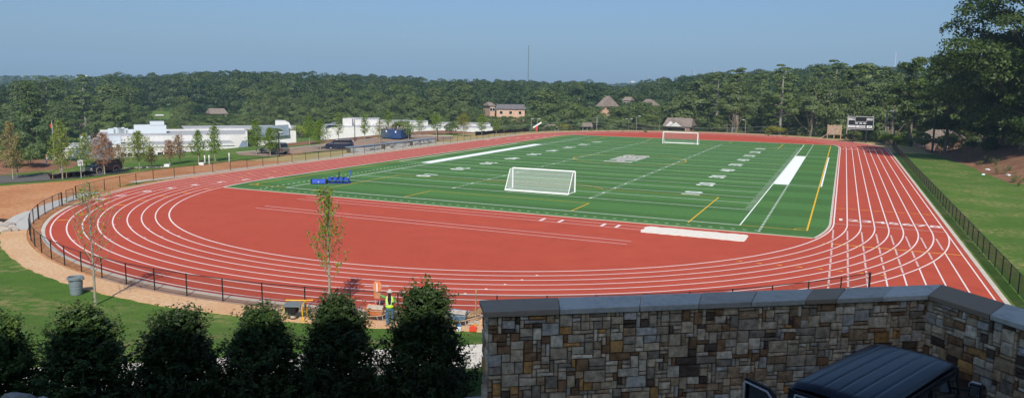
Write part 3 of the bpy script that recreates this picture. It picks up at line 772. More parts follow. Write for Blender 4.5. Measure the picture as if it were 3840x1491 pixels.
for r_ in range(7):
    a_ = -62
    while a_ < 13:
        d = 1350+r_*45+rgF.uniform(-15, 15); a_ += math.degrees(13/d)*rgF.uniform(.8, 1.2)
        x = CX + d*math.sin(rad(a_)); y = CY + d*math.cos(rad(a_)); px, _ = prj((x, y, 20))
        yt = np.interp(px, [0, 250, 460, 700, 2280, 2400], [288, 286, 300, 300, 312, 312]) + rgF.uniform(-1, 6)
        hor = 306 + px*(361-306)/3840
        zt = CZ + (hor-yt)/FPX*d; z = terr1(x, y); ridge.append((x, y, zt-17, 17))
tag(wood_mass('far_woods', ridge, 90, 4.0, 4, 'farwood', 10), 'hazy blue wooded ridge on the skyline at the far left', 'woods')

# ------------------------------------------------------------------ stone walls
PAL = [((.70,.53,.33),6),((.80,.63,.42),5),((.56,.44,.29),4),((.34,.19,.095),3),((.66,.35,.12),1),((.42,.34,.24),3),((.84,.70,.49),4),((.64,.57,.46),3),((.54,.36,.20),4),((.16,.11,.075),2)]
PALB = [((.42,.44,.45),4),((.58,.58,.56),4),((.30,.30,.30),3),((.22,.20,.18),1),((.66,.64,.60),2)]
def stone_facing(name, A, B_, z0, z1, parent, seed=1, cw=.085, chh=.080, pal=PAL, depth=.05, maxw=5, maxh=3):
    """roughly squared stones of many sizes packed over the face from A to B; the outside is to the right of A->B"""
    rs = random.Random(seed); A = Vector((*A, 0)); B_ = Vector((*B_, 0)); u = (B_-A).normalized(); n = Vector((u.y, -u.x, 0)); Ln = (B_-A).length
    nx_, ny_ = int(Ln/cw), int((z1-z0)/chh); occ = [[False]*nx_ for _ in range(ny_)]
    V = []; F = []; C = []; wts = [w_ for _, w_ in pal]
    cw = Ln/nx_; chh = (z1-z0)/ny_
    for j in range(ny_):
        for i in range(nx_):
            if occ[j][i]: continue
            w_ = rs.choice([1,2,2,3,3,4,maxw]); h_ = rs.choice([1,1,2,2,maxh])
            if w_ == 1: h_ = max(h_, 2)
            while w_ > 1 and (i+w_ > nx_ or any(occ[j][i+k] for k in range(w_))): w_ -= 1
            h_ = min(h_, ny_-j)
            for a in range(h_):
                for k in range(w_): occ[j+a][i+k] = True
            g_ = .006; x0, x1, y0, y1 = i*cw+g_, (i+w_)*cw-g_, z0+j*chh+g_, z0+(j+h_)*chh-g_
            d = depth*rs.uniform(.45, 1); jt = lambda: rs.uniform(-.006, .006); e = .012
            base = len(V); col = rs.choices(pal, wts)[0][0]; k = rs.uniform(.8, 1.2); col = tuple(c*k for c in col)
            for (xx, yy) in ((x0,y0),(x1,y0),(x1,y1),(x0,y1)): V.append(A+u*(xx)+n*0+Vector((0,0,yy)))
            for (xx, yy) in ((x0+e,y0+e),(x1-e,y0+e),(x1-e,y1-e),(x0+e,y1-e)): V.append(A+u*(xx+jt())+n*(d+jt())+Vector((0,0,yy+jt())))
            V.append(A+u*((x0+x1)/2)+n*(d+rs.uniform(.002,.014))+Vector((0,0,(y0+y1)/2)))
            F += [(base+a, base+(a+1)%4, base+4+(a+1)%4, base+4+a) for a in range(4)] + [(base+4+a, base+4+(a+1)%4, base+8) for a in range(4)]
            C += [(*col, 1)]*9
    me = bpy.data.meshes.new(name); me.from_pydata([tuple(v) for v in V], [], F)
    a = me.attributes.new('col', 'FLOAT_COLOR', 'POINT'); a.data.foreach_set('color', np.array(C, np.float32).ravel()); me.materials.append(M['stone'])
    o = bpy.data.objects.new(name, me); link(o); o.parent = parent; return o

ZC = 7.1; ZG = 4.6
wl = empty('stone_wall', (29.8, -50, ZG), 0, 'tall retaining wall of squared brown and grey field stone with bluestone coping around the car', 'wall')
def wp(x, y): return Vector((x-29.8, y+50, 0))
def cobj(o): return o
E1 = Vector((25.95,-53.08)); K1 = Vector((33.69,-47.86)); Eb = Vector((25.5,-52.39)); Kb = Vector((34.05,-46.72)); D2 = (Vector((35.08,-49.4))-K1).normalized(); u1 = (K1-E1).normalized(); n1 = Vector((-u1.y, u1.x))
K2 = K1 + D2*14; Kb2 = Kb + D2*15
core = MB()
def l2(p): return (p.x-29.8, p.y+50)
ins = .09
f1 = E1 + n1*ins + u1*ins; k1 = K1 + n1*ins - u1*0; 
n2 = Vector((-D2.y, D2.x))          # away from the yard
k1 = K1 + n1*ins + n2*ins
poly = [f1, k1, K2+n2*ins, Kb2-n2*ins, Kb-n1*ins-n2*ins, Eb-n1*ins+u1*ins]
pl = [l2(p) for p in poly]
core.add([(x, y, 0) for x, y in pl]+[(x, y, ZC-.115-ZG) for x, y in pl], [(5,4,3,2,1,0),(6,7,8,9,10,11)]+[(i,(i+1)%6,6+(i+1)%6,6+i) for i in range(6)])
core.build('mortar_core', M['mortar'], wl)
stone_facing('stone_facing', l2(f1), l2(k1), 0, ZC-.12-ZG, wl, 4)
stone_facing('stone_facing', l2(k1), l2(K2+n2*ins), 0, ZC-.12-ZG, wl, 9)
stone_facing('stone_facing', l2(Eb-n1*ins+u1*ins), l2(f1), 0, ZC-.12-ZG, wl, 6)
# coping slabs
def slab(a, b_, c, d, t, seed):
    rs = random.Random(seed); mb = MB(); P = [Vector(l2(p)) for p in (a, b_, c, d)]
    vs = []
    for z in (ZC-.105-ZG, ZC-ZG):
        for p in P: vs.append((p.x+rs.uniform(-.006,.006), p.y+rs.uniform(-.006,.006), z+rs.uniform(-.004,.004)))
    mb.add(vs, [(3,2,1,0),(4,5,6,7),(0,1,5,4),(1,2,6,5),(2,3,7,6),(3,0,4,7)], t); o = mb.build('coping_slab', M['bluestone'], wl, bevel=.012)
    return o
L1 = (K1-E1).length; cuts = [0, .155, .325, .455, .575, .70, .775, .885, 1.0]; tts = [.85, .05, .1, .45, .25, .9, .3, 0]
for i in range(len(cuts)-1):
    g_ = .006; a = E1.lerp(K1, cuts[i]) + u1*(g_ if i else 0); b_ = E1.lerp(K1, cuts[i+1]) - u1*(g_ if i < len(cuts)-2 else 0)
    c = Eb.lerp(Kb, cuts[i+1]) - u1*(g_ if i < len(cuts)-2 else 0); d = Eb.lerp(Kb, cuts[i]) + u1*(g_ if i else 0)
    slab(a, b_, c, d, tts[i], i)
nS = 10
for i in range(nS):
    a = K1.lerp(K2, i/nS)+D2*.008; b_ = K1.lerp(K2, (i+1)/nS); c = Kb.lerp(Kb2, (i+1)/nS); d = Kb.lerp(Kb2, i/nS)+D2*.008
    slab(b_, a, d, c, [1.0, .1, .3, .7, 0, .5, .2, .8, .1, .4][i], 40+i)

# school building behind the viewer, whose shade lies over the yard
sb = empty('school_building', (*Q(-8, 0), 4.5), math.atan2(uq.y, uq.x), 'tall stone school building above the yard with rows of windows', 'building')
b = MB(); b.box(-25, 19, -7, 6.2, 0, 16.35); b.build('wall', M['facade'], sb)
b = MB(); b.box(-25.4, 19.4, -7.4, 6.6, 16.352, 17.0); b.build('roof', M['greyshingle'], sb)
for k in range(7):
    for j in range(2):
        b = MB(); x = -22+k*6.3; b.box(x-1, x+1, 6.2, 6.26, 2+j*9, 4.6+j*9); wn = b.build('window', M['glass'], sb)
        b = MB(); 
        for (x0, x1, z0, z1) in ((x-1.1,x-1.0,1.9,4.7),(x+1.0,x+1.1,1.9,4.7),(x-1.0,x+1.0,1.9,2.0),(x-1.0,x+1.0,4.6,4.7),(x-.04,x+.04,2.0,4.6)): b.box(x0, x1, 6.2, 6.30, z0+j*9, z1+j*9)
        b.build('frame', M['whitewall'], wn)

# ------------------------------------------------------------------ vehicles
def wheel(parent, x, y, r, w_=.24, side=1):
    wv = MB(); T = Matrix.Translation((x, y, r)) @ Matrix.Rotation(PI/2, 4, 'Y')
    wv.lathe([(r*.62,-w_/2),(r*.93,-w_/2),(r,-w_/2+.04),(r,w_/2-.04),(r*.93,w_/2),(r*.62,w_/2)], 20, M=T); o = wv.build('wheel', M['tyre'], parent)
    rm = MB(); rm.lathe([(0.001,w_/2*side*.6),(r*.2,w_/2*side*.7),(r*.25,w_/2*side*.5),(r*.63,w_/2*side*.75)], 10, M=T); rm.build('rim', M['rim'], o)
def loft(mb, secs):
    """sections: lists of the same number of points, joined along the car"""
    n = len(secs[0]); vs = [p for s_ in secs for p in s_]; fs = []
    for i in range(len(secs)-1):
        for k in range(n-1): fs.append((i*n+k, i*n+k+1, (i+1)*n+k+1, (i+1)*n+k))
    fs.append(tuple(range(n-1, -1, -1))); fs.append(tuple((len(secs)-1)*n+k for k in range(n)))
    mb.add(vs, fs)
def sec(y, w_, z0, z1, r=.1):
    return [(-w_, y, z0), (-w_, y, z1-r), (-w_+r*.35, y, z1-r*.3), (-w_+r, y, z1), (w_-r, y, z1), (w_-r*.35, y, z1-r*.3), (w_, y, z1-r), (w_, y, z0)]
def car(kind, loc, rz, label, paint, trim=None, L_=4.8, W=1.86, H=1.8, hood=1.15, belt=1.08, r=.38, group=None, cat='car', rearslope=.25, wsslope=.75):
    """forward is +y; wheels touch z = 0"""
    root = empty(kind, loc, rz, label, cat, group); w_ = W/2; y0, y1 = -L_/2, L_/2; hb = y1-hood
    b = MB(); loft(b, [sec(y0, w_*.93, .48, belt-.12, .08), sec(y0+.08, w_*.98, .32, belt, .07), sec(y0+.7, w_, .28, belt+.02, .07), sec(hb-.1, w_, .28, belt+.0, .07), sec(hb+.35, w_*.985, .28, belt-.05, .12), sec(y1-.25, w_*.95, .30, belt-.16, .14), sec(y1, w_*.88, .42, belt-.30, .12)])
    body = b.build('body', paint, root, smooth=False)
    # wheel arches (dark) and trim
    yw = (y0+.95, y1-.95)
    for y in yw:
        for sx in (-1, 1):
            a = MB(); T = Matrix.Translation((sx*(w_-.055), y, r)) @ Matrix.Rotation(PI/2, 4, 'Y'); a.lathe([(r*1.0, -.06), (r*1.22, -.06), (r*1.22, .063), (r*1.0, .063)], 20, M=T); a.build('wheel_arch', trim or M['dark'], root)
            wheel(root, sx*(w_-.12), y, r, .24, sx)
    t0, t1 = y0+.10+rearslope, hb-wsslope+.15
    g_ = MB(); loft(g_, [sec(y0+.12, w_*.90, belt-.02, belt+.03, .02), sec(t0, w_*.80, belt-.02, H-.05, .10), sec(t0+.3, w_*.80, belt-.02, H, .10), sec(t1-.4, w_*.80, belt-.02, H, .10), sec(t1, w_*.79, belt-.02, H-.04, .10), sec(hb+.05, w_*.90, belt-.04, belt+.02, .02)])
    g_.build('cabin', paint, root)
    # glazing, set 6 mm proud of the cabin
    def pane(name, pts, m=M['glass']): q = MB(); q.add(pts, [tuple(range(len(pts)))]); return q.build(name, m, root)
    zt, zb = H-.15, belt+.06
    def xs(z, f=.80): k = (z-belt)/(H-belt); return w_*(.80)+.012 if True else 0
    for sx in (-1, 1):
        x = sx*(w_*.80+.012)
        ys = [t0+.08, t0+(t1-t0)*.34, t0+(t1-t0)*.38, t0+(t1-t0)*.68, t0+(t1-t0)*.72, t1+.02]
        for a, c in ((0,1),(2,3),(4,5)):
            pane('side_window', [(x, ys[a], zb), (x, ys[c]+(.42*(wsslope/.9) if c == 5 else 0), zb), (x, ys[c]-(.05 if c == 5 else 0), zt), (x, ys[a]+(.08 if a == 0 else 0), zt)][::sx])
        hm_ = MB(); hm_.box(*sorted((sx*(w_+.0), sx*(w_+.16))), t1+.35, t1+.47, belt+.05, belt+.22); hm_.build('mirror', paint, root)
        for yy in (ys[2], ys[4]):
            h_ = MB(); h_.box(*sorted((sx*(w_-.005), sx*(w_+.035))), yy-.02, yy+.16, belt-.16, belt-.12); h_.build('door_handle', M['dark'], root)
        hl = MB(); hl.box(*sorted((sx*w_*.55, sx*w_*.86)), y1-.10, y1+.015, belt-.47, belt-.33); hl.build('headlight', M['headlight'], root)
        tl = MB(); tl.box(*sorted((sx*w_*.80, sx*w_*.965)), y0-.02, y0+.06, belt-.42, belt-.08); tl.build('tail_light', M['taillight'], root)
    d = Vector((0, hb+.05-t1, belt-H+.06)).normalized(); nrm = Vector((0, -d.z, d.y)) * (1 if -d.z > 0 else -1)
    ws = [(-w_*.82, hb-.02, belt+.05), (w_*.82, hb-.02, belt+.05), (w_*.72, t1+.08, H-.10), (-w_*.72, t1+.08, H-.10)]
    pane('windshield', [tuple(Vector(p)+nrm*.02) for p in ws])
    rw = [(w_*.78, y0+.16, belt+.10), (-w_*.78, y0+.16, belt+.10), (-w_*.70, t0-.03, H-.14), (w_*.70, t0-.03, H-.14)]
    pane('rear_window', [(p[0], p[1]-.03, p[2]) for p in rw])
    b = MB(); b.box(-w_*.95, w_*.95, y0-.09, y0+.05, .40, .60); b.build('rear_bumper', trim or paint, root)
    b = MB(); b.box(-w_*.92, w_*.92, y1-.08, y1+.08, .38, .58); b.build('front_bumper', trim or paint, root)
    b = MB(); b.box(-w_*.5, w_*.5, y1-.05, y1+.012, .66, .80); b.build('grille', M['chrome'], root)
    return root
p = at(392, 640); c1 = car('parked_car', (-53.6, .0, .03), rad(181), 'dark blue off-road car with tan wheel arches parked on the road by the left slope', M['carnavy'], M['carsilver'], 4.3, 1.75, 1.6)
c2 = car('parked_car', (-54.2, 32.0, .03), rad(84), 'dusty grey off-road car with big rear window parked below the lamp post', M['cargrey'], M['cargrey'], 5.0, 2.0, 1.9)
c3 = car('parked_minivan', (-51.6, 46.2, .03), rad(125), 'navy blue minivan with its tailgate lifted beside the stone bleachers', M['carnavy'], M['carnavy'], 5.0, 1.95, 1.75, hood=.95, cat='minivan', wsslope=1.0)
b = MB(); b.add([(-.8,-2.35,1.78),(.8,-2.35,1.78),(.75,-3.15,1.95),(-.75,-3.15,1.95),(-.8,-2.35,1.72),(.8,-2.35,1.72),(.75,-3.15,1.89),(-.75,-3.15,1.89)], [(0,1,2,3),(7,6,5,4),(0,3,7,4),(1,5,6,2),(3,2,6,7)]); b.build('tailgate', M['glass'], c3)

# the boxy black car in the shaded yard
HZ = 1.9; ra = at(2965, 1432, 6.62); rb = at(3290, 1275, 6.62); rc = at(3590, 1352, 6.62)
RL = (rb-ra).length; RW = (rc-rb).length; rear = ra + (rc-rb)*.5; zg = 6.62-HZ
nc = empty('boxy_car', (rear.x, rear.y, zg), -math.atan2((rb-ra).x, (rb-ra).y), 'black boxy off-road car with ribbed roof standing in shade inside the stone wall', 'car')
w_ = RW/2; wb_ = w_+.16
b = MB(); loft(b, [sec(-.10, wb_*.98, .50, 1.16, .05), sec(.0, wb_, .42, 1.20, .05), sec(RL+.35, wb_, .42, 1.20, .05), sec(RL+1.35, wb_*.96, .45, 1.14, .07), sec(RL+1.5, wb_*.94, .50, 1.02, .07)]); b.build('body', M['carblack'], nc, bevel=.01)
b = MB(); loft(b, [[(-wb_+.04, y, 1.18), (-wb_+.06, y, 1.30), (-w_-.02, y+s_*.0, HZ-.10), (w_+.02, y, HZ-.10), (wb_-.06, y, 1.30), (wb_-.04, y, 1.18)] for y, s_ in ((.02,0),(RL+.02,0))]); b.build('cabin', M['carblack'], nc)
# roof: a shallow dome with shallow lengthwise flutes between ribs
rv = []; rf = []; NXr, NYr = 60, 26
for j in range(NYr+1):
    t = j/NYr; y = RL*t
    for i in range(NXr+1):
        s_ = i/NXr*2-1; x = s_*w_; edge = max(abs(s_), abs(2*t-1)); z = HZ + .05 - .055*abs(s_)**3.2 - .035*abs(2*t-1)**4
        if abs(s_) < .9 and .05 < t < .95:
            ph = (s_*3.0+.5) % 1.0; z += -.014*math.exp(-((ph-.5)/.05)**2)
        if i in (0, NXr) or j in (0, NYr): z -= .05
        rv.append((x*(1.0 if 0 < i < NXr else 1.015), y, z))
for j in range(NYr):
    for i in range(NXr): a = j*(NXr+1)+i; rf.append((a, a+1, a+NXr+2, a+NXr+1))
b = MB(); b.add(rv, rf); ro = b.build('roof', M['carblack'], nc, smooth=True)
b = MB()
for sx in (-1, 1): b.tube([(sx*(w_+.02), 0, HZ-.115), (sx*(w_+.02), RL, HZ-.115)], .016, 6)
b.tube([(-w_, -.015, HZ-.10), (w_, -.015, HZ-.10)], .014, 6); b.build('rain_gutter', M['blackmetal'], ro)
def pn(name, pts, m=M['glass'], par=nc, th=None): q = MB(); q.add(pts, [tuple(range(len(pts)))]); return q.build(name, m, par)
for sx in (-1, 1):
    def sp(y, z): k = (z-1.30)/(HZ-.10-1.30); x = (wb_-.06)*(1-k)+(w_+.02)*k; return (sx*(x+.008), y, z)
    for a, c in ((.12, .80), (.92, 1.85), (1.97, RL-.12)):
        wq = pn('side_window', [sp(a, 1.34), sp(c, 1.34), sp(c, HZ-.19), sp(a, HZ-.19)][::sx])
        fr = MB(); P4 = [Vector(sp(a, 1.34)), Vector(sp(c, 1.34)), Vector(sp(c, HZ-.19)), Vector(sp(a, HZ-.19))]
        for i in range(4): fr.bar(P4[i], P4[(i+1)%4], .03, .02)
        fr.build('window_frame', M['blackmetal'], wq)
    for y in (.98, 2.02): h_ = MB(); h_.bar((sx*(wb_+.03), y, 1.10), (sx*(wb_+.03), y+.16, 1.10), .03); h_.build('door_handle', M['chrome'], nc)
    mr = MB(); mr.bar((sx*(wb_-.06), RL-.05, 1.42), (sx*(wb_+.14), RL-.0, 1.46), .03); mr.box(*sorted((sx*(wb_+.08), sx*(wb_+.26))), RL-.06, RL+.02, 1.36, 1.58); m2 = mr.build('mirror', M['carblack'], nc)
    mg = MB(); mg.box(*sorted((sx*(wb_+.095), sx*(wb_+.245))), RL-.068, RL-.061, 1.38, 1.56); mg.build('mirror_glass', M['chrome'], m2)
    for y in (.62, RL+.55):
        wheel(nc, sx*(wb_-.10), y, .39, .26, sx)
        a_ = MB(); a_.box(*sorted((sx*(wb_-.02), sx*(wb_+.07))), y-.50, y+.50, .80, .88); a_.build('wheel_arch', M['blackmetal'], nc)
    hl = MB(); hl.lathe([(.001,.02),(.11,.0),(.12,-.06)], 14, M=Matrix.Translation((sx*.55, RL+1.5, .86)) @ Matrix.Rotation(-PI/2, 4, 'X')); hl.build('headlight', M['headlight'], nc)
    il = MB(); il.box(*sorted((sx*(wb_-.22), sx*(wb_-.06))), RL+.95, RL+1.12, 1.165, 1.23); il.build('indicator', M['headlight'], nc)
pn('windshield', [(w_*.95, RL+.035, 1.26), (-w_*.95, RL+.035, 1.26), (-w_*.9, RL+.022, HZ-.16), (w_*.9, RL+.022, HZ-.16)])
rwn = pn('rear_window', [(-w_*.88, .008, 1.30), (w_*.88, .008, 1.30), (w_*.84, .012, HZ-.20), (-w_*.84, .012, HZ-.20)])
fr = MB(); P4 = [Vector((-w_*.90,.0,1.28)), Vector((w_*.90,.0,1.28)), Vector((w_*.86,.0,HZ-.17)), Vector((-w_*.86,.0,HZ-.17))]
for i in range(4): fr.bar(P4[i], P4[(i+1)%4], .025, .03)
fr.build('window_frame', M['chrome'], rwn)
# open door at the back left: window frame with bright trim
pa, pb = at(2800, 1418, 6.42), at(2905, 1462, 6.42); loc = lambda p_: nc.matrix_basis.inverted() @ p_
from mathutils import Euler
MI = (Matrix.Translation(nc.location) @ Euler(nc.rotation_euler).to_matrix().to_4x4()).inverted()
A_ = MI @ pa; B2 = MI @ pb; dd = (B2-A_); dd.z = 0; Ld = dd.length*1.12; dd.normalize(); nd = Vector((-dd.y, dd.x, 0)); zT = 6.42-zg
dr = MB(); dr.add([tuple(A_+dd*x+nd*s_+Vector((0,0,z-A_.z))) for s_ in (0, .06) for x, z in ((0,.5),(Ld,.5),(Ld,1.16),(0,1.16))], [(0,1,2,3),(7,6,5,4),(0,4,5,1),(1,5,6,2),(2,6,7,3),(3,7,4,0)]); door = dr.build('open_door', M['carblack'], nc)
fr = MB(); F4 = [A_+Vector((0,0,1.16-A_.z)), A_+Vector((0,0,zT-A_.z)), A_+dd*Ld*.72+Vector((0,0,zT-.02-A_.z)), A_+dd*Ld*.97+Vector((0,0,zT-.16-A_.z)), A_+dd*Ld+Vector((0,0,1.16-A_.z))]
for i in range(4): fr.bar(F4[i], F4[i+1], .05, .045)
fr.build('door_frame', M['blackmetal'], door)
fr = MB(); F5 = [p_-nd*.04+Vector((0,0,-.035)) for p_ in F4]
for i in range(4): fr.bar(F5[i], F5[i+1], .028, .02)
fr.build('chrome_trim', M['whitewall'], door)
pn('door_glass', [tuple(p_+nd*.01) for p_ in F4], M['glass'], door)

# ------------------------------------------------------------------ holly shrubs in front
def holly(seed, R, H, shoots=430, per=50):
    rg = np.random.default_rng(seed); C = []; D = []; T_ = []; S_z = []; tw = MB()
    hs = rg.uniform(0.02, 1, shoots)**.85
    for i in range(shoots):
        h = hs[i]; a = rg.uniform(0, 2*PI); prof = min(1.0, 1.08*(1-h)**.48)*(.86+.14*min(1, h*4))
        rr_ = R*prof*rg.uniform(.45, 1.0); lng = rg.uniform(.28, .55)*(1.25 if h > .85 else 1)
        o_ = np.array([math.cos(a)*rr_, math.sin(a)*rr_, h*H*.94]); d = np.array([math.cos(a)*.75, math.sin(a)*.75, .75+.6*h]) + rg.normal(0, .25, 3); d /= np.linalg.norm(d)
        s0 = o_-d*lng*.7
        tw.tube([tuple(s0-d*.2), tuple(o_+d*lng*.3)], [.008, .003], 3, cap=False)
        t = rg.uniform(0, 1, per)[:,None]
        pts = s0 + d*lng*t*1.1 + rg.normal(0, .035, (per, 3)); dn = unit(rg.normal(0, 1, (per, 3)) + d*.8)
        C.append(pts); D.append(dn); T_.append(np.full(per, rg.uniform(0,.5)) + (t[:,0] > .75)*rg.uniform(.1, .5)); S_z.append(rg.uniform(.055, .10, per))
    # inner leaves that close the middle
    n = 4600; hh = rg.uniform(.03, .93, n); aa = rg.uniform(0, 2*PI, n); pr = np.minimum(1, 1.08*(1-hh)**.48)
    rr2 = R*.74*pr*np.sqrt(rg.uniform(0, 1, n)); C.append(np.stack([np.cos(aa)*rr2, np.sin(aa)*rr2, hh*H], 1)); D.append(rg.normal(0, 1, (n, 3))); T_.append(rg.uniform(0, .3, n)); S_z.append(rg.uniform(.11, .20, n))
    C = np.concatenate(C); D = np.concatenate(D); T_ = np.clip(np.concatenate(T_), 0, 1); S_z = np.concatenate(S_z)
    root = empty('holly_shrub', (0,0,0), 0, None, 'shrub')
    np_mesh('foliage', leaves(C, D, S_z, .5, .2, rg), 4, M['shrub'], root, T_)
    tw.tube([(0,0,-.3),(0,0,H*.55),(.05,0,H*.9)], [.05,.035,.01], 6); tw.build('stem', M['bark'], root); return root
protoS = [holly(31, 1.0, 3.0), holly(32, 1.0, 3.0), holly(33, 1.0, 3.0)]
SH = [(-30, 1150, 0, .92, 'dark holly shrub cut by the left edge of the picture'), (300, 1125, 1, 1.0, 'second dark holly shrub from the left, in front of the grey bin'), (655, 1130, 2, .95, 'third dark holly shrub from the left'),
      (972, 1125, 0, .95, 'dark holly shrub just left of the yellow table saw'), (1262, 1085, 1, .97, 'dark holly shrub below the leafy sapling'), (1590, 1040, 2, .93, 'tall dark holly shrub with a sparse leader, beside the worker')]
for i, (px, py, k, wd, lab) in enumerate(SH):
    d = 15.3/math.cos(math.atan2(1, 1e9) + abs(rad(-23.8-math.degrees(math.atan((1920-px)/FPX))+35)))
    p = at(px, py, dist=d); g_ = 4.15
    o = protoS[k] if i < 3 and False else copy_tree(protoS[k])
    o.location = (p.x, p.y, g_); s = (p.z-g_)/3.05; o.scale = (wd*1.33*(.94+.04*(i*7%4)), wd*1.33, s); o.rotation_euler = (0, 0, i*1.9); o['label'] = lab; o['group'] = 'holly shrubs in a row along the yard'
for pr in protoS:
    for c in list(pr.children): bpy.data.objects.remove(c)
    bpy.data.objects.remove(pr)
# leader of the last shrub
rg = np.random.default_rng(77); p0 = at(1590, 1090, dist=15.4); p1 = at(1590, 1018, dist=15.4)
lead = [o for o in bpy.data.objects if o.name.startswith('holly_shrub') and o.get('label', '').startswith('tall')][0]
lm = []; 
for k in range(5):
    q = p1 + Vector((rg.uniform(-.22,.22), rg.uniform(-.2,.2), -abs(rg.uniform(0,.28)) if k else 0)); base_ = Vector((p0.x, p0.y, p0.z-.5))
    for t in np.linspace(.1, 1, 26): lm.append(base_.lerp(q, t) + Vector(rg.normal(0, .03, 3)))
C = np.array([tuple(v) for v in lm]); wv_ = np.array([lead.location.x, lead.location.y, lead.location.z])
rz_ = lead.rotation_euler.z; Rr = np.array([[math.cos(-rz_), -math.sin(-rz_), 0],[math.sin(-rz_), math.cos(-rz_), 0],[0,0,1]]); C = ((C-wv_) @ Rr.T)/np.array(lead.scale)
np_mesh('foliage', leaves(C, rg.normal(0, 1, C.shape), .10, .5, .2, rg), 4, M['shrub'], lead, rg.uniform(.4, 1, len(C)))
# small low plant by the end of the wall, and boulders at the left corner
sp_ = empty('low_shrub', (*at(1752, 1430, dist=16.0).xy, 4.0), 0, 'small fine leaved shrub at the foot of the stone wall end', 'shrub')
P, d, t = lobes_cloud([(0,0,.7,.55),(.35,.2,.55,.45),(-.35,-.1,.5,.42),(.1,.3,1.05,.3)], 900, rg); np_mesh('foliage', leaves(P, d, .05, .4, 1.0, rg), 4, M['weed'], sp_, t*.5)
b = MB(); [b.tube([(0,0,-.2),(rg.uniform(-.4,.4), rg.uniform(-.3,.3), .9)], [.012,.004], 4) for _ in range(7)]; b.build('stem', M['bark'], sp_)
def boulder(name, loc, s, seed, label, group=None, parent=None, m=None):
    import bmesh
    bm = bmesh.new(); bmesh.ops.create_icosphere(bm, subdivisions=3, radius=1); rs = random.Random(seed); pl = [(Vector((rs.gauss(0,1), rs.gauss(0,1), rs.gauss(0,1))).normalized(), rs.uniform(.55,.9)) for _ in range(11)]
    for v in bm.verts:
        for n_, d_ in pl:
            k = v.co.dot(n_)
            if k > d_: v.co -= n_*(k-d_)
        v.co.x *= s[0]; v.co.y *= s[1]; v.co.z *= s[2]
    me = bpy.data.meshes.new(name); bm.to_mesh(me); bm.free(); me.materials.append(m or M['rock']); o = bpy.data.objects.new(name, me); link(o); o.location = loc
    if parent: o.parent = parent
    if label: tag(o, label, 'rock', group)
    return o
p = at(72, 1490, dist=13.6); boulder('boulder', (p.x, p.y, p.z-.28), (.42,.34,.42), 3, 'pale rough boulder at the lower left corner under the shrubs')
p = at(165, 1500, dist=13.7); boulder('boulder', (p.x, p.y, p.z-.10), (.34,.3,.14), 8, 'flat grey stone beside the pale boulder at the lower left')

# ------------------------------------------------------------------ fences
def fence(kind, pts, label, m_mesh, H=1.22, group='black chain link fences round the track', thick=.035, ends=()):
    root = empty(kind, (pts[0][0], pts[0][1], 0), 0, label, 'fence', group); o0 = Vector((pts[0][0], pts[0][1], 0))
    P = [Vector((x, y, terr1(x, y)+.03))-o0 for x, y in pts]; 
    for i, p in enumerate(P):
        b = MB(); r_ = thick*(1.7 if i in ends or i in (0, len(P)-1) else 1); b.tube([p, p+Vector((0,0,H+.03))], r_, 6); b.build('post', M['blackmetal'], root)
    b = MB(); b.tube([p+Vector((0,0,H)) for p in P], .022, 6, cap=False); b.build('top_rail', M['blackmetal'], root)
    b = MB(); b.tube([p+Vector((0,0,.06)) for p in P], .010, 4, cap=False); b.build('bottom_wire', M['blackmetal'], root)
    b = MB(); vs = []; 
    for p in P: vs += [p+Vector((0,0,.05)), p+Vector((0,0,H))]
    b.add(vs, [(2*i, 2*i+2, 2*i+3, 2*i+1) for i in range(len(P)-1)]); b.build('chain_mesh', m_mesh, root)
    return root
FR = 41.6
def arcpts(a0, a1, n, cy=YA, r=FR): return [(r*math.cos(t), cy+r*math.sin(t)) for t in np.linspace(a0, a1, n)]
fence('chain_link_fence', [(41.68, y) for y in np.arange(-30, 112, 2.44)] + [(42.2, 113.5)], 'black chain link fence along the right straight between track and lawn', M['meshR'], 1.22)
fence('chain_link_fence', [(42.6, 113.8)] + arcpts(.24, PI-.02, 42, YB, 43.4), 'black chain link fence round the far bend below the wood', M['mesh'], 1.22)
fence('chain_link_fence', [(-42.2, y) for y in np.arange(104.5, -4.2, -3.05)] + arcpts(PI+.26, PI+.53, 5, YA, 42.0), 'black chain link fence along the left straight beside the stone bleachers', M['mesh'], 1.22, ends=())
nb = arcpts(PI+.635, 2*PI-.62, 33, YA, 41.55)
fence('chain_link_fence', nb, 'black chain link fence round the near bend along the clay path', M['mesh'], 1.22, ends=(3,))
gt = empty('fence_gate', (-33.4,-20.3,0), 0, 'open black mesh gate leaf at the left gateway of the track', 'gate')
def gate_leaf(root, a, b_):
    a = Vector(a); b_ = Vector(b_); m1 = MB()
    for q in (a, b_): m1.tube([q+Vector((0,0,.05)), q+Vector((0,0,1.2))], .028, 6)
    for z in (.08, 1.18): m1.tube([a+Vector((0,0,z)), b_+Vector((0,0,z))], .022, 6)
    m1.build('gate_frame', M['blackmetal'], root); m2 = MB(); m2.add([a+Vector((0,0,.08)), b_+Vector((0,0,.08)), b_+Vector((0,0,1.18)), a+Vector((0,0,1.18))], [(0,1,2,3)]); m2.build('chain_mesh', M['mesh'], root)
gate_leaf(gt, (.15,.1,0), (1.35,1.55,0))
gt2 = empty('fence_gate', (-35.5,-17.1,0), 0, 'closed narrow black mesh gate leaf beside the left gateway', 'gate'); gate_leaf(gt2, (.05,-.1,0), (.85,-1.4,0))

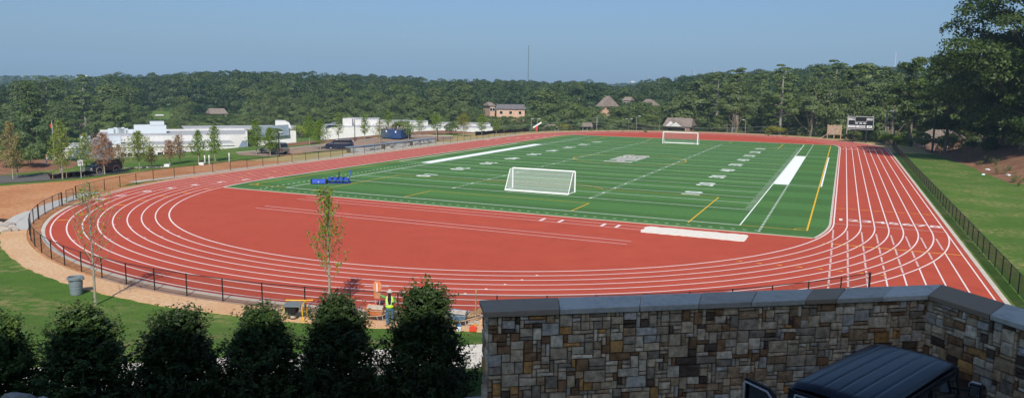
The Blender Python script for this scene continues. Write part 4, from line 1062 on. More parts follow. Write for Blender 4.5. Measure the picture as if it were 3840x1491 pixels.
# soil retaining fabric
def silt(pts, label, H=.6):
    root = empty('silt_fence', (pts[0][0], pts[0][1], 0), 0, label, 'silt fence'); rs = random.Random(2); o0 = Vector((pts[0][0], pts[0][1], 0)); vs = []; n = 0
    P = []
    for i in range(len(pts)-1):
        for k in range(6):
            t = k/6; P.append((pts[i][0]+(pts[i+1][0]-pts[i][0])*t, pts[i][1]+(pts[i+1][1]-pts[i][1])*t))
    for x, y in P:
        z = terr1(x, y); h_ = H+rs.uniform(-.14,.10); vs += [Vector((x+rs.uniform(-.05,.05), y, z-.05))-o0, Vector((x+rs.uniform(-.15,.15), y+rs.uniform(-.1,.1), z+h_))-o0]
    b = MB(); b.add(vs, [(2*i, 2*i+2, 2*i+3, 2*i+1) for i in range(len(P)-1)]); b.build('fabric', M['silt'], root)
    for i in range(0, len(P), 4):
        q = Vector((P[i][0], P[i][1], terr1(*P[i])))-o0; b = MB(); b.bar(q, q+Vector((0,0,H+.12)), .05); b.build('stake', M['wood'], root)
pA = at(190, 676); pB = at(345, 655)
silt([(at(x_, y_).x, at(x_, y_).y) for x_, y_ in ((186,672),(205,672),(250,668),(300,663),(350,656))], 'sagging black silt fence along the road edge at the left')
silt([(at(x_, y_).x, at(x_, y_).y) for x_, y_ in ((1782,508),(1830,503),(1890,497),(1940,493),(1992,492))], 'black silt fence across the far left corner above the track', .9)

# ------------------------------------------------------------------ soccer goals
def goal(loc, rz, label, H=2.3, W=7.4, D=2.0):
    """opening towards +y"""
    root = empty('soccer_goal', loc, rz, label, 'goal'); w_ = W/2
    for sx in (-1, 1):
        b = MB(); b.tube([(sx*w_,0,0),(sx*w_,0,H)], .085, 10); b.build('post', M['goalwhite'], root)
        b = MB(); b.tube([(sx*w_,0,H-.03),(sx*w_,-.75,H-.06)], .03, 6); b.tube([(sx*w_,-.75,H-.06),(sx*w_,-D,.05)], .04, 6); b.build('back_stay', M['goalwhite'], root)
        b = MB(); b.tube([(sx*w_,0,.05),(sx*w_,-D,.05)], .045, 6); b.build('side_base', M['goalwhite'], root)
    b = MB(); b.tube([(-w_,0,H),(w_,0,H)], .085, 10); b.build('crossbar', M['goalwhite'], root)
    b = MB(); b.box(-w_, w_, -D-.11, -D+.11, 0, .14); b.build('back_base', M['goalwhite'], root)
    b = MB(); b.add([(-w_,0,H),(w_,0,H),(w_,-.75,H-.06),(-w_,-.75,H-.06),(-w_,-D,.08),(w_,-D,.08),(-w_,0,.02),(w_,0,.02)], [(0,1,2,3),(3,2,5,4),(0,3,4,6),(1,7,5,2)]); b.build('net', M['net'], root)
goal((1.5, 12.3, .012), 0, 'white soccer goal on the near half with its net facing the viewer', 2.3, 7.5, 2.1)
goal((.05, 96.1, .012), PI, 'white soccer goal standing before the far goal line', 2.44, 7.4, 2.0)

# ------------------------------------------------------------------ blocking sleds
def dummy(mb, x, y, rz=0, h=1.2):
    T = Matrix.Translation((x, y, .35)) @ Matrix.Rotation(rz, 4, 'Z'); mb.prism([(-.22,0),(.22,0),(.26,.3),(.24,h-.25),(.14,h-.05),(-.14,h-.05),(-.24,h-.25),(-.26,.3)], -.14, .14, M=T)
s1 = empty('landing_pad', (-23.35, 4.5, .012), rad(28), 'bright blue padded landing cushion with black ends on the near left corner of the field', 'training pad')
b = MB(); b.prism([(-.5,.04),(.5,.04),(.46,.40),(.30,.52),(-.30,.52),(-.46,.40)], -.78, .78, axis='x'); b.build('cushion', M['bluevinyl'], s1, bevel=.05)
for sx in (-1, 1): b = MB(); b.prism([(-.48,.03),(.48,.03),(.44,.38),(.28,.50),(-.28,.50),(-.44,.38)], sx*.79, sx*.92, axis='x'); b.build('end_cap', M['dark'], s1)
b = MB(); b.box(-.04,.04,-.53,-.50,.2,.3); b.build('emblem', M['boardwhite'], s1)
s2 = empty('blocking_sled', (-21.7, 6.0, .012), rad(25), 'dark blue football blocking sled with several blue dummies next to the landing cushion', 'training sled')
b = MB()
for y in (-.55, .0, .55): b.box(-1.35, 1.35, y-.05, y+.05, .03, .13)
for x in (-1.2, -.4, .4, 1.2): b.box(x-.04, x+.04, -.6, .6, .131, .21); b.bar((x, .3, .2), (x, -.4, .55), .06)
b.build('frame', M['darkblue'], s2)
for x in (-1.0, -.35, .3, .95): b = MB(); dummy(b, x, -.42, 0, .42); b.build('dummy', M['bluevinyl'], s2, bevel=.03)
for x in (-.68, .0, .62): b = MB(); dummy(b, x, .35, .3, .38); b.build('dummy', M['darkblue'], s2, bevel=.03)
b = MB(); b.bar((.0,.1,.2),(.0,.1,1.35),.09); b.build('pole', M['dark'], s2)
b = MB(); b.bar((1.1,.3,.2),(1.35,.3,1.55),.10); b.build('handle_bar', M['bluevinyl'], s2)

# ------------------------------------------------------------------ stone bleachers by the left straight
PALG = PALB
def bleacher(a, b_, label, m_top=None):
    a = Vector(a); b_ = Vector(b_); root = empty('stone_bleacher', (a.x, a.y, 0), 0, label, 'stone bench', 'stone bleachers by the left straight'); e = b_-a; u = e.normalized(); n = Vector((-u.y, u.x)) ; z0 = 0
    def lp(p): return (p.x-a.x, p.y-a.y)
    # riser facing the track, seat slab behind it
    q0, q1 = a, b_
    c = MB(); P = [lp(q0+n*.06), lp(q1+n*.06), lp(q1+n*.95), lp(q0+n*.95)]
    c.add([(x, y, -.05) for x, y in P]+[(x, y, .86) for x, y in P], [(3,2,1,0),(4,5,6,7)]+[(i,(i+1)%4,4+(i+1)%4,4+i) for i in range(4)]); c.build('wall_core', M['mortar'], root)
    stone_facing('stone_facing', lp(q0+n*.06), lp(q1+n*.06), 0, .86, root, int(abs(a.y)), .28, .14, PALG, .05)
    c = MB(); P = [lp(q0-n*.06), lp(q1-n*.06), lp(q1+n*1.3), lp(q0+n*1.3)]
    c.add([(x, y, .87) for x, y in P]+[(x, y, .98) for x, y in P], [(3,2,1,0),(4,5,6,7)]+[(i,(i+1)%4,4+(i+1)%4,4+i) for i in range(4)]); c.build('coping', M['bluemetal'], root)
    return root
# the face to the right of a->b looks at the track, so walk from south to north
bleacher((-44.9, 40.4), (-44.5, 49.0), 'nearest stone bleacher with blue coping beside the double gate posts')
bleacher((-44.6, 50.6), (-44.6, 59.0), 'middle stone bleacher with blue coping beyond the fence')
bleacher((-44.7, 60.4), (-44.7, 69.2), 'farthest stone bleacher with blue coping beyond the fence')

# ------------------------------------------------------------------ dumpsters
def dumpster(loc, rz, label, junk=False):
    root = empty('roll_off_dumpster', loc, rz, label, 'dumpster', 'open roll-off dumpsters in the car park')
    L_, W_, H_ = 6.4, 2.4, 2.05; b = MB(); t = .06
    b.box(-W_/2, W_/2, 0, L_, .25, .32); b.box(-W_/2, -W_/2+t, 0, L_, .33, H_); b.box(W_/2-t, W_/2, 0, L_, .33, H_); b.box(-W_/2+t, W_/2-t, 0, t, .33, H_); b.box(-W_/2+t, W_/2-t, L_-t, L_, .33, H_)
    b.build('bin', M['navy'], root)
    for i in range(9):
        y = .3+i*(L_-.6)/8
        for sx in (-1, 1): r_ = MB(); r_.box(*sorted((sx*W_/2+sx*.002, sx*(W_/2+.07))), y-.05, y+.05, .33, H_-.08); r_.build('rib', M['navy'], root)
    b = MB()
    for sx in (-1, 1): b.tube([(sx*W_/2,0,H_),(sx*W_/2,L_,H_)], .06, 6); b.box(sx*.5-.06, sx*.5+.06, -.1, L_, .1, .24)
    b.tube([(-W_/2,0,H_),(W_/2,0,H_)], .06, 6); b.build('rail', M['navy'], root)
    b = MB(); b.box(-.12,.12,-.02,-.005,1.45,1.85); b.build('notice', M['boardwhite'], root)
    if junk:
        b = MB(); rs = random.Random(4)
        for i in range(16): x, y = rs.uniform(-.9,.9), rs.uniform(.4,5.8); b.bar((x,y,1.5),(x+rs.uniform(-.5,.5), y+rs.uniform(-1.2,1.2), H_+rs.uniform(-.1,.7)), .12, .05)
        b.box(-1.1,1.1,.2,6.2,1.2,1.8); b.build('scrap_load', M['junk'], root)
    return root
dumpster((-59.2, 73.0, .03), rad(22), 'left blue roll-off dumpster with a plank sticking out of it', True)
dumpster((-56.3, 72.2, .03), rad(12), 'right blue roll-off dumpster, its side in full view', True)

# ------------------------------------------------------------------ young trees
def young_tree(loc, H, W, leafm, label, seed, group, quads=1100, base=.20, dens=1.0, trunk='youngbark', stake=False, narrow=1.0, lsz=.20, thin=.55):
    rg = np.random.default_rng(seed); root = empty('young_tree', loc, rg.uniform(0, 6), label, 'tree', group)
    tb = MB(); b0 = H*base; tb.tube([(0,0,-.2),(.03,0,H*.3),(0,.04,H*.65),(0,0,H)], [.085,.07,.045,.012], 7)
    C = []; D = []; T_ = []; nb_ = 30
    for i in range(nb_):
        t = (i+.5)/nb_; h = b0+(H*.97-b0)*t; a = i*2.4+rg.uniform(-.5,.5); prof = (1-t)**.75*.95+.08 if t > .2 else .55+2*t
        ln_ = W/2*min(prof, 1)*rg.uniform(.6, 1.1)*narrow; e = np.array([math.cos(a)*ln_, math.sin(a)*ln_, h+ln_*.55]); s_ = np.array([0, 0, h])
        tb.tube([tuple(s_), tuple((s_+e)/2+np.array([0,0,-.05])), tuple(e)], [.028,.018,.006], 4, cap=False)
        m_ = max(4, int(quads*dens/nb_*(.5+prof))); k = rg.uniform(.25, 1.08, m_)[:,None]
        C.append(s_+(e-s_)*k+rg.normal(0, .10+.10*ln_, (m_, 3))); D.append(rg.normal(0, 1, (m_, 3))+np.array([0,0,.6])); T_.append(np.clip(rg.uniform(0,.6)+rg.uniform(-.2,.4,m_), 0, 1))
    np_mesh('crown', leaves(np.concatenate(C), np.concatenate(D), lsz, .7, .3, rg), 4, M[leafm], root, np.concatenate(T_))
    tb.build('trunk', M[trunk], root)
    return root
YT = [ # px, base y, top y, width px, leaf, seed, quads, label
 (50,672,455,105,'brownish',1,1500,'tall thinning brown-green tree beside the road at the far left'),
 (66,664,520,60,'olive',2,600,'thin young tree just behind the far left brown-green tree'),
 (235,672,450,110,'olive',3,1900,'yellow-green young tree at the end of the black silt fence'),
 (228,656,540,60,'brownish',4,500,'thin brownish young tree behind the yellow-green one by the silt fence'),
 (326,646,500,90,'olive',5,1300,'green young tree left of the parked dark blue car'),
 (393,655,498,115,'rust',6,1700,'rust red young tree standing in front of the dark blue car'),
 (450,640,540,80,'brownish',7,600,'small brownish young tree behind the dark blue car'),
 (524,634,492,105,'olive',8,2000,'full green young tree right of the dark blue car'),
 (570,629,555,60,'rust',9,500,'small thin red-brown tree before the white building windows'),
 (637,618,525,70,'rust',10,800,'dark red young tree, left one of the red pair before the white building'),
 (673,613,505,75,'rust',11,900,'dark red young tree, right one of the red pair before the white building'),
 (745,609,488,66,'bright',12,1000,'light green slim young tree right of the red pair'),
 (807,605,470,70,'bright',13,1200,'bright green young tree casting its shade on the left lawn'),
 (962,580,448,70,'bright',14,1500,'bright green young tree on the lawn left of the grey car'),
 (1014,584,480,66,'bright',15,1300,'bright green young tree standing before the grey car'),
 (1161,542,432,56,'bright',16,1100,'slim bright young tree on the lawn between the two parked cars'),
 (1202,560,450,70,'bright',17,1600,'wide bright green tree by the road edge left of the navy minivan'),
 (1270,531,420,46,'bright',18,700,'slim sparse young tree before the white building left of the tall lamp post'),
 (1368,522,425,36,'bright',19,1000,'narrow upright young tree right of the tall lamp post'),
 (1424,540,452,62,'gold',20,700,'sparse golden green young tree left of the dumpsters'),
 (1458,512,412,46,'bright',21,1100,'narrow bright young tree rising behind the blue dumpsters'),
 (1532,523,455,66,'bright',22,900,'young tree in front of the right dumpster side'),
 (1575,508,440,50,'bright',23,700,'young tree behind the right end of the dumpsters'),
 (1636,506,432,58,'bright',24,1200,'bright young tree beside the far black lamp post'),
 (1738,512,424,62,'gold',25,1500,'wide golden green young tree at the far end of the car park'),
 (1807,508,428,50,'bright',26,1200,'bright young tree near the right end of the low white building'),
 (1861,502,445,30,'bright',27,700,'small upright young tree at the start of the far silt fence'),
 (1915,493,440,36,'gold',28,800,'golden upright young tree behind the far silt fence'),
 (1962,489,462,24,'gold',29,300,'smallest golden sapling behind the far silt fence'),
]
for px, by, ty, wpx, lf, sd, qn, lab in YT:
    p = at(px, by, 0); d = math.hypot(p.x-CX, p.y-CY); ppm = FPX/d; g_ = terr1(p.x, p.y)
    for _ in range(4): p = at(px, by, g_); g_ = terr1(p.x, p.y)
    dv = Vector((p.x-CX, p.y-CY, g_-CZ)); F_ = dv.dot(_f); csn = F_/dv.length; ppm = FPX/F_
    young_tree((p.x, p.y, g_), (by-ty)/ppm, wpx/ppm*csn*1.28, lf, lab, sd, 'young trees planted along the left side', int(qn*1.15), lsz=.24 if lf != 'bright' else .27)

# ------------------------------------------------------------------ the two thin saplings close by
def sapling(px, by, ty, label, seed, nleaf, lsz, wpx, leafm='weed', zb=None, dist=None):
    g_ = 0.0; p = at(px, by, 0) if dist is None else at(px, by, dist=dist)
    g_ = terr1(p.x, p.y)
    if dist is None:
        for _ in range(5): p = at(px, by, g_); g_ = terr1(p.x, p.y)
    d = math.hypot(p.x-CX, p.y-CY); top = at(px+6, ty, dist=d); H = top.z-g_; W = wpx/(FPX/d)
    rg = np.random.default_rng(seed); root = empty('sapling', (p.x, p.y, g_), 0, label, 'sapling'); tb = MB()
    tb.tube([(0,0,-.1),(.03,0,H*.25),(-.02,.03,H*.5),(.06,0,H*.78),(.10,0,H)], [.075,.062,.042,.020,.005], 7)
    C = []; 
    for i in range(26):
        t = .26+.70*(i+.3)/26; h = H*t; a = i*2.4+rg.uniform(-.6,.6); ln_ = W/2*rg.uniform(.7,1.1)*(1.15-t)*1.5; up = rg.uniform(1.2,2.2)
        s_ = Vector((0,0,h)); e = s_+Vector((math.cos(a)*ln_, math.sin(a)*ln_*.8, ln_*up)); m_ = s_.lerp(e, .45)+Vector((math.cos(a)*ln_*.12, math.sin(a)*ln_*.12, -ln_*.1))
        if e.z > H*1.0: e.z = H*rg.uniform(.92, 1.0)
        tb.tube([s_, m_, e], [.020,.013,.005], 4, cap=False)
        for j in range(3):
            q = s_.lerp(e, rg.uniform(.35,.9)); tb.tube([q, q+Vector((rg.normal(0,.12), rg.normal(0,.12), rg.uniform(.2,.5)))], [.008,.003], 3, cap=False)
        kk = nleaf//26
        side = 1.0 if (leafm == 'weed' and math.cos(a-math.radians(24)) > -.2) or leafm != 'weed' else .35
        for j in range(int(kk*side)+1): C.append(tuple(s_.lerp(e, rg.uniform(.2,1.0))+Vector(rg.normal(0,.10,3))))
    C = np.array(C); np_mesh('foliage', leaves(C, rg.normal(0,1,C.shape), lsz, .8, .3, rg), 4, M[leafm], root, rg.uniform(0,1,len(C)))
    tb.build('trunk', M['youngbark'], root); return root
sapling(358, 1142, 690, 'tall almost leafless sapling standing on the grass right of the grey bin', 5, 620, .13, 190, 'olive')
sapling(1236, 1185, 700, 'leafy thin sapling in front of the red infield, left of the workers', 6, 900, .17, 150, 'bright')

# ------------------------------------------------------------------ poles, lamps, wires
def lamp_pole(px, by, ty, label, mt='darkpole', arm=0, zb=None, r=.08, head=True, dist=None, lamps=1):
    p = at(px, by, 0) if dist is None else at(px, by, dist=dist); g_ = terr1(p.x, p.y) if dist is None else p.z
    d = math.hypot(p.x-CX, p.y-CY); top = at(px, ty, dist=d).z-g_
    root = empty('lamp_post', (p.x, p.y, g_), YAW, label, 'lamp post'); b = MB(); b.tube([(0,0,-.3),(0,0,top)], [r, r*.7], 8); b.build('pole', M[mt], root)
    if head:
        for k in range(lamps):
            sx = arm if lamps == 1 else (-1 if k == 0 else 1)*abs(arm)
            if sx: b = MB(); b.tube([(0,0,top-.1),(sx,0,top+.05)], .04, 5); b.build('arm', M[mt], root)
            b = MB(); b.box(sx-.35, sx+.35, -.16, .16, top+.0, top+.16); b.build('lamp_head', M['galv'], root)
    return root
lamp_pole(1047, 587, 497, 'black lamp post behind the grey car', 'blackmetal', .45, r=.09)
lamp_pole(1331, 530, 447, 'tall black lamp post before the middle of the low white building', 'blackmetal', 0, r=.09)
lamp_pole(1641, 530, 478, 'black lamp post at the end of the stone bleachers', 'blackmetal', 0, r=.09)
lamp_pole(1992, 489, 446, 'grey lamp post with square head, left of the pair beyond the far left bend', 'pole', .25, dist=212, r=.10)
lamp_pole(2014, 489, 446, 'grey lamp post with square head, right of the pair beyond the far left bend', 'pole', .6, dist=212, r=.10)
lamp_pole(2357, 487, 447, 'grey lamp post with a double head beyond the far bend', 'pole', .8, dist=235, r=.07, lamps=2)
lamp_pole(2386, 492, 436, 'tallest grey lamp post beyond the far bend, left of the far goal', 'pole', .8, dist=225, r=.10)
lamp_pole(2472, 494, 457, 'short grey lamp post directly left of the far goal', 'pole', .1, dist=225, r=.09)
lamp_pole(2794, 500, 450, 'grey lamp post in the wood right of the far goal', 'pole', -.7, dist=222, r=.10)
lamp_pole(3495, 571, 398, 'thick dark pole with a street lamp at the far end of the right lawn', 'darkpole', -3.6, r=.22)
def util_pole(px, by, ty, label, dist, arms=4, r=.14, arml=.9, side=1):
    p = at(px, by, dist=dist); g_ = p.z; top = at(px, ty, dist=dist).z-g_
    root = empty('utility_pole', (p.x, p.y, g_), YAW, label, 'utility pole', 'wooden utility poles beyond the far bend'); b = MB(); b.tube([(0,0,-.5),(0,0,top)], [r, r*.75], 8); b.build('pole', M['pole'], root)
    for k in range(arms):
        z = top-.2-k*top*.17; b = MB(); b.bar((0,0,z),(side*arml,0,z+.02), .09); b.tube([(side*arml*.9,0,z),(side*arml*.9,0,z+.25)], .05, 5); b.build('cross_arm', M['galv'], root)
    return p, g_, top
U = {}
U[1] = util_pole(2237, 489, 440, 'pale utility pole beyond the far bend above the far left corner', 222, 3, .14, .35)
U[2] = util_pole(3062, 512, 453, 'pale utility pole left of the wooden board by the far bend', 222, 3, .14, -.3)
U[3] = util_pole(3172, 530, 434, 'utility pole directly left of the scoreboard', 205, 4, .16, .9)
U[4] = util_pole(3317, 535, 413, 'tall utility pole with long arms right of the scoreboard', 198, 4, .18, 1.6)
U[5] = util_pole(3352, 512, 476, 'short pale post right of the tall utility pole', 195, 0, .16)
def wires(a, b_, zs, label, sag=.8):
    o0 = Vector(a); root = MB()
    for dz in zs:
        A_ = Vector(a)+Vector((0,0,dz[0])); B_ = Vector(b_)+Vector((0,0,dz[1])); pts = []
        for i in range(13): t = i/12; q = A_.lerp(B_, t); q.z -= sag*4*t*(1-t); pts.append(q)
        w_ = MB(); w_.tube([q-o0 for q in pts], .028, 4, cap=False)
        if not root.v: first = True
        root.add(w_.v, w_.f)
    return root, o0
def wire_set(a, b_, zs, label, sag=.8):
    rt = empty('overhead_wires', a, 0, label, 'wires', 'overhead wires strung beyond the far bend')
    for dz in zs:
        pts = []
        for i in range(13): t = i/12; q = (Vector(a)+Vector((0,0,dz[0]))).lerp(Vector(b_)+Vector((0,0,dz[1])), t); q.z -= sag*4*t*(1-t); pts.append(q-Vector(a))
        w_ = MB(); w_.tube(pts, .03, 4, cap=False); w_.build('wire', M['wire'], rt)
def top_of(u): p, g_, t = u; return (p.x, p.y, g_+t)
t1, t2, t3, t4 = (top_of(U[k]) for k in (1,2,3,4))
LL = at(1840, 476, dist=205)
wire_set(LL, t1, ((0,0),(-1.3,-1.1),(-2.2,-2.1)), 'overhead wires rising from the low white building to the first pale pole', .5)
wire_set(t1, t2, ((0,0),(-1.1,-1.2),(-2.1,-2.0)), 'overhead wires sagging behind the far soccer goal', 2.6)
wire_set(t3, t4, ((0,-1.0),(-1.3,-2.4),(-2.6,-3.9)), 'overhead wires crossing behind the scoreboard', .5)
wire_set(t4, at(3495, 425, dist=185), ((-.1,0),(-1.4,-1.0),(-2.8,-2.0)), 'overhead wires from the tall pole to the dark lamp pole', .8)
wire_set(t2, t3, ((0,0),(-1.2,-1.3)), 'overhead wires running behind the wooden board', .6)

# ------------------------------------------------------------------ scoreboard and the timber board
sa = at(3184, 437, dist=192); sb2 = at(3276, 442, dist=192); sc_ = at(3184, 482, dist=192); Wd = (sb2-sa).length; Hh = sa.z-sc_.z
rzS = math.atan2((sb2-sa).y, (sb2-sa).x)
scb = empty('scoreboard', (*((sa+sb2)/2).xy, terr1(*((sa+sb2)/2).xy)), rzS, 'black football scoreboard with white panels on two dark posts', 'scoreboard')
zb_ = sc_.z-scb.location.z
b = MB(); b.box(-Wd/2, Wd/2, -.15, .15, zb_, zb_+Hh); pnl = b.build('panel', M['boardblack'], scb)
b = MB(); t = .10
b.box(-Wd/2-t, Wd/2+t, -.19, .19, zb_+Hh, zb_+Hh+t); b.box(-Wd/2-t, Wd/2+t, -.19, .19, zb_-t, zb_)
b.box(-Wd/2-t, -Wd/2, -.18, .18, zb_+.001, zb_+Hh-.001); b.box(Wd/2, Wd/2+t, -.18, .18, zb_+.001, zb_+Hh-.001); b.build('frame', M['galv'], scb)
for x in (-Wd*.26, Wd*.26): b = MB(); b.box(x-.18, x+.18, -.14, .14, -.5, zb_-.1); b.build('post', M['blackmetal'], scb)
def sign_text(s, size, x, z, par, m, yoff=-.156, wd=1.0):
    b = MB(); text_into(b, s, size, Matrix.Translation((x, yoff, z)) @ Matrix.Rotation(PI/2, 4, 'X'), .012, wd); return b.build('lettering', m, par)
for x, s_ in ((-Wd*.37, 'HOME'), (Wd*.36, 'GUEST')):
    b = MB(); b.box(x-.72, x+.72, -.17, -.151, zb_+Hh*.72, zb_+Hh*.90); q = b.build('white_panel', M['boardwhite'], scb); sign_text(s_, .55, x, zb_+Hh*.81, q, M['boardblack'], -.175)
b = MB(); b.box(-Wd*.24, Wd*.24, -.17, -.151, zb_+Hh*.58, zb_+Hh*.61); b.box(-Wd*.24, -Wd*.225, -.17, -.151, zb_+Hh*.611, zb_+Hh*.92); b.box(Wd*.225, Wd*.24, -.17, -.151, zb_+Hh*.611, zb_+Hh*.92); b.build('clock_frame', M['galv'], scb)
b = MB(); b.box(-Wd*.22, Wd*.22, -.165, -.151, zb_+Hh*.62, zb_+Hh*.90); b.build('clock', M['tyre'], scb)
for x, s_, w2 in ((-Wd*.36, 'DOWN', .75), (-Wd*.10, 'TO GO', .5), (.25, 'BALL', .38), (Wd*.14, 'ON', .3), (Wd*.36, 'QTR', .55)):
    b = MB(); b.box(x-w2, x+w2, -.17, -.151, zb_+Hh*.10, zb_+Hh*.29); q = b.build('white_panel', M['boardwhite'], scb); sign_text(s_, .36, x, zb_+Hh*.195, q, M['boardblack'], -.175)
for x in (-Wd*.17, -.0, Wd*.16): b = MB(); b.box(x-.28, x+.28, -.17, -.151, zb_+Hh*.43, zb_+Hh*.50); b.build('white_panel', M['boardwhite'], scb)

wa = at(3105, 468, dist=204); wb2 = at(3157, 470, dist=204); Wt = (wb2-wa).length; gx = (wa+wb2)/2
tb_ = empty('timber_board', (gx.x, gx.y, terr1(gx.x, gx.y)), YAW-.15, 'weathered wooden board on posts with side braces, left of the scoreboard', 'board')
zt = wa.z-tb_.location.z; zl = at(3105, 505, dist=204).z-tb_.location.z
for k, t in enumerate(np.linspace(-Wt/2, Wt/2, 17)[:-1]):
    pass
b = MB()
for k in range(16): x = -Wt/2+k*Wt/16; b.box(x+.01, x+Wt/16-.01, -.03-.01*(k % 2), .03, zl, zt-.05*(k % 3), .5)
b.build('planks', M['oldwood'], tb_)
for x in (-Wt/2, 0, Wt/2): b = MB(); b.box(x-.1, x+.1, .031, .2, -.4, zt+.15); b.build('post', M['wood'], tb_)
for sx in (-1, 1): b = MB(); b.bar((sx*Wt/2, .1, zl+.2), (sx*(Wt/2+1.9), .1, -.1), .15); b.build('brace', M['oldwood'], tb_)

# ------------------------------------------------------------------ bushes
def bush(px, by, ty, wpx, leafm, label, seed, dist=None, quads=900, sz=.25):
    p = at(px, by, dist=dist) if dist else at(px, by, 0); g_ = p.z if dist else terr1(p.x, p.y); d = math.hypot(p.x-CX, p.y-CY); ppm = FPX/d; H = (by-ty)/ppm; W = wpx/ppm; rg = np.random.default_rng(seed)
    lb = [(rg.uniform(-W*.3, W*.3), rg.uniform(-W*.25, W*.25), H*rg.uniform(.3,.7), min(W,H*1.2)*rg.uniform(.22,.34)) for _ in range(8)]+[(0,0,H*.55,min(W*.5,H*.45))]
    root = empty('bush', (p.x, p.y, g_), 0, label, 'bush'); P, dd_, t = lobes_cloud(lb, quads, rg); np_mesh('foliage', leaves(P, dd_, sz, .7, .6, rg), 4, M[leafm], root, t)
    b = MB(); [b.tube([(0,0,-.2),(l[0]*.8, l[1]*.8, l[2])], [.05,.015], 4, cap=False) for l in lb[:6]]; b.build('stem', M['bark'], root); return root
bush(2905, 512, 472, 105, 'gold', 'wide golden yellow bush beyond the far bend', 1, 214, 1300, .45)
bush(3210, 535, 492, 120, 'weed', 'bright green bush under the scoreboard', 2, 198, 1300, .42)
bush(3345, 540, 505, 110, 'bright', 'bright green bush right of the scoreboard', 3, 190, 1200, .42)
bush(3420, 555, 522, 110, 'forest', 'dark green bush before the brown brick house', 4, 186, 1100, .42)
bush(3550, 575, 520, 90, 'forest', 'dark bush right of the thick dark pole', 12, 172, 1100, .42)
bush(3140, 520, 435, 130, 'olive', 'olive crowned small tree behind the wooden board', 5, 225, 1500, .55)
bush(2117, 500, 462, 60, 'gold', 'yellow-green bush left of the first pale utility pole', 6, 232, 800, .45)
bush(2070, 492, 468, 60, 'forest', 'dark rounded bush on the crest at the far left corner', 7, 212, 800, .4)
for k, (px, w_) in enumerate(((2040,18),(2071,14),(2100,16),(2135,18),(2165,14),(2217,20),(2280,18),(2335,20),(2420,18),(2880,20),(2950,22),(2995,16))):
    bush(px, 489+ (8 if px > 2400 else 0)+(10 if px > 2800 else 0), 481+(8 if px > 2400 else 0)+(9 if px > 2800 else 0), w_, 'forest', 'small dark shrub on the crest just beyond the far fence', 60+k, 206, 160, .35)['group'] = 'small shrubs along the far fence'
bush(118, 636, 572, 80, 'forest', 'dark spreading bush above the mulch mound at the left', 8, None, 1100, .4)
bush(20, 640, 585, 60, 'brownish', 'small spreading bush on the mulch mound at the left edge', 9, None, 500, .3)
bush(1500, 506, 450, 90, 'forest', 'dark bush behind the blue dumpsters', 10, 176, 1000, .45)
bush(1690, 506, 455, 60, 'forest', 'dark green shrub against the low white building', 11, 184, 900, .45)
bush(1130, 512, 470, 80, 'olive', 'bushy green shrub between the two white buildings', 13, 190, 900, .45)
bush(1040, 520, 480, 50, 'forest', 'dark bush at the corner of the white building', 14, 190, 700, .45)

# ------------------------------------------------------------------ white buildings
def P3(px, py, dist): return at(px, py, dist=dist)
w1 = empty('flat_roofed_school', (-135, 80, -8.2), 0, 'long white flat-roofed building with grey roofs and a curved blue roof at the left', 'building')
dirW = (Vector((-124.5, 92.4))-Vector((-152.5, 58.5))).normalized()   # along the front
ang = math.atan2(dirW.y, dirW.x); w1.rotation_euler = (0, 0, ang); w1.location = (-152.5, 58.5, -9.2)
# local: x along the front, y back
def wx(px, d=222): q = at(px, 500, dist=d); v = Vector((q.x+152.5, q.y-58.5)); return v.dot(dirW)
def wbx(name, x0, x1, y0, y1, z0, z1, m, par=w1, bevel=0): b = MB(); b.box(x0, x1, y0, y1, z0, z1); return b.build(name, m, par)
XA, XB, XC = wx(150), wx(255), wx(850)
H1 = 3.9
wbx('wall', XB, XC+2, 0, 14, 0, H1, M['whitewall']); wbx('wall', XA, XB-.01, .5, 13, 0, H1-.9, M['whitewall'])
wbx('roof', XB-.2, XC+2.2, -.2, 14.0, H1+.001, H1+.35, M['roofgrey'])
wbx('parapet', XB-.21, XC+2.25, -.28, -.21, H1-.15, H1+.45, M['whitewall'])
wbx('wall', XB+6, XC+12, 14.01, 34, 0, H1+1.9, M['whitewall']); wbx('roof', XB+5.8, XC+12.2, 14.2, 34.2, H1+1.901, H1+2.15, M['roofgrey'])
wbx('parapet', XB+5.9, XC+12.2, 33.9, 34.3, H1+2.151, H1+2.65, M['whitewall'])
wbx('wall', XB+30, XC+20, 34.35, 50, 0, H1+2.6, M['whitewall']); wbx('roof', XB+29, XC+20.3, 34.36, 50.3, H1+2.601, H1+2.8, M['roofgrey'])
x0, x1 = wx(503, 242), wx(625, 242)
wbx('rooftop_plant_screen', x0, x1, 22, 27, H1+2.16, H1+4.5, M['paleroof']); wbx('rooftop_plant_screen', wx(565,242), wx(618,242), 21.9, 27.2, H1+4.51, H1+5.5, M['paleroof'])
wbx('rooftop_plant_screen', wx(405), wx(450), 6, 11, H1+.36, H1+2.3, M['paleroof']); wbx('rooftop_plant_screen', wx(293), wx(330), 7, 12, H1+.36, H1+2.3, M['paleroof'])
for px in (418, 440, 452, 466, 486): x = wx(px, 240); wbx('rooftop_unit', x-1, x+1, 24, 26, H1+2.16, H1+3.2+(px % 3)*.3, M['paleroof'])
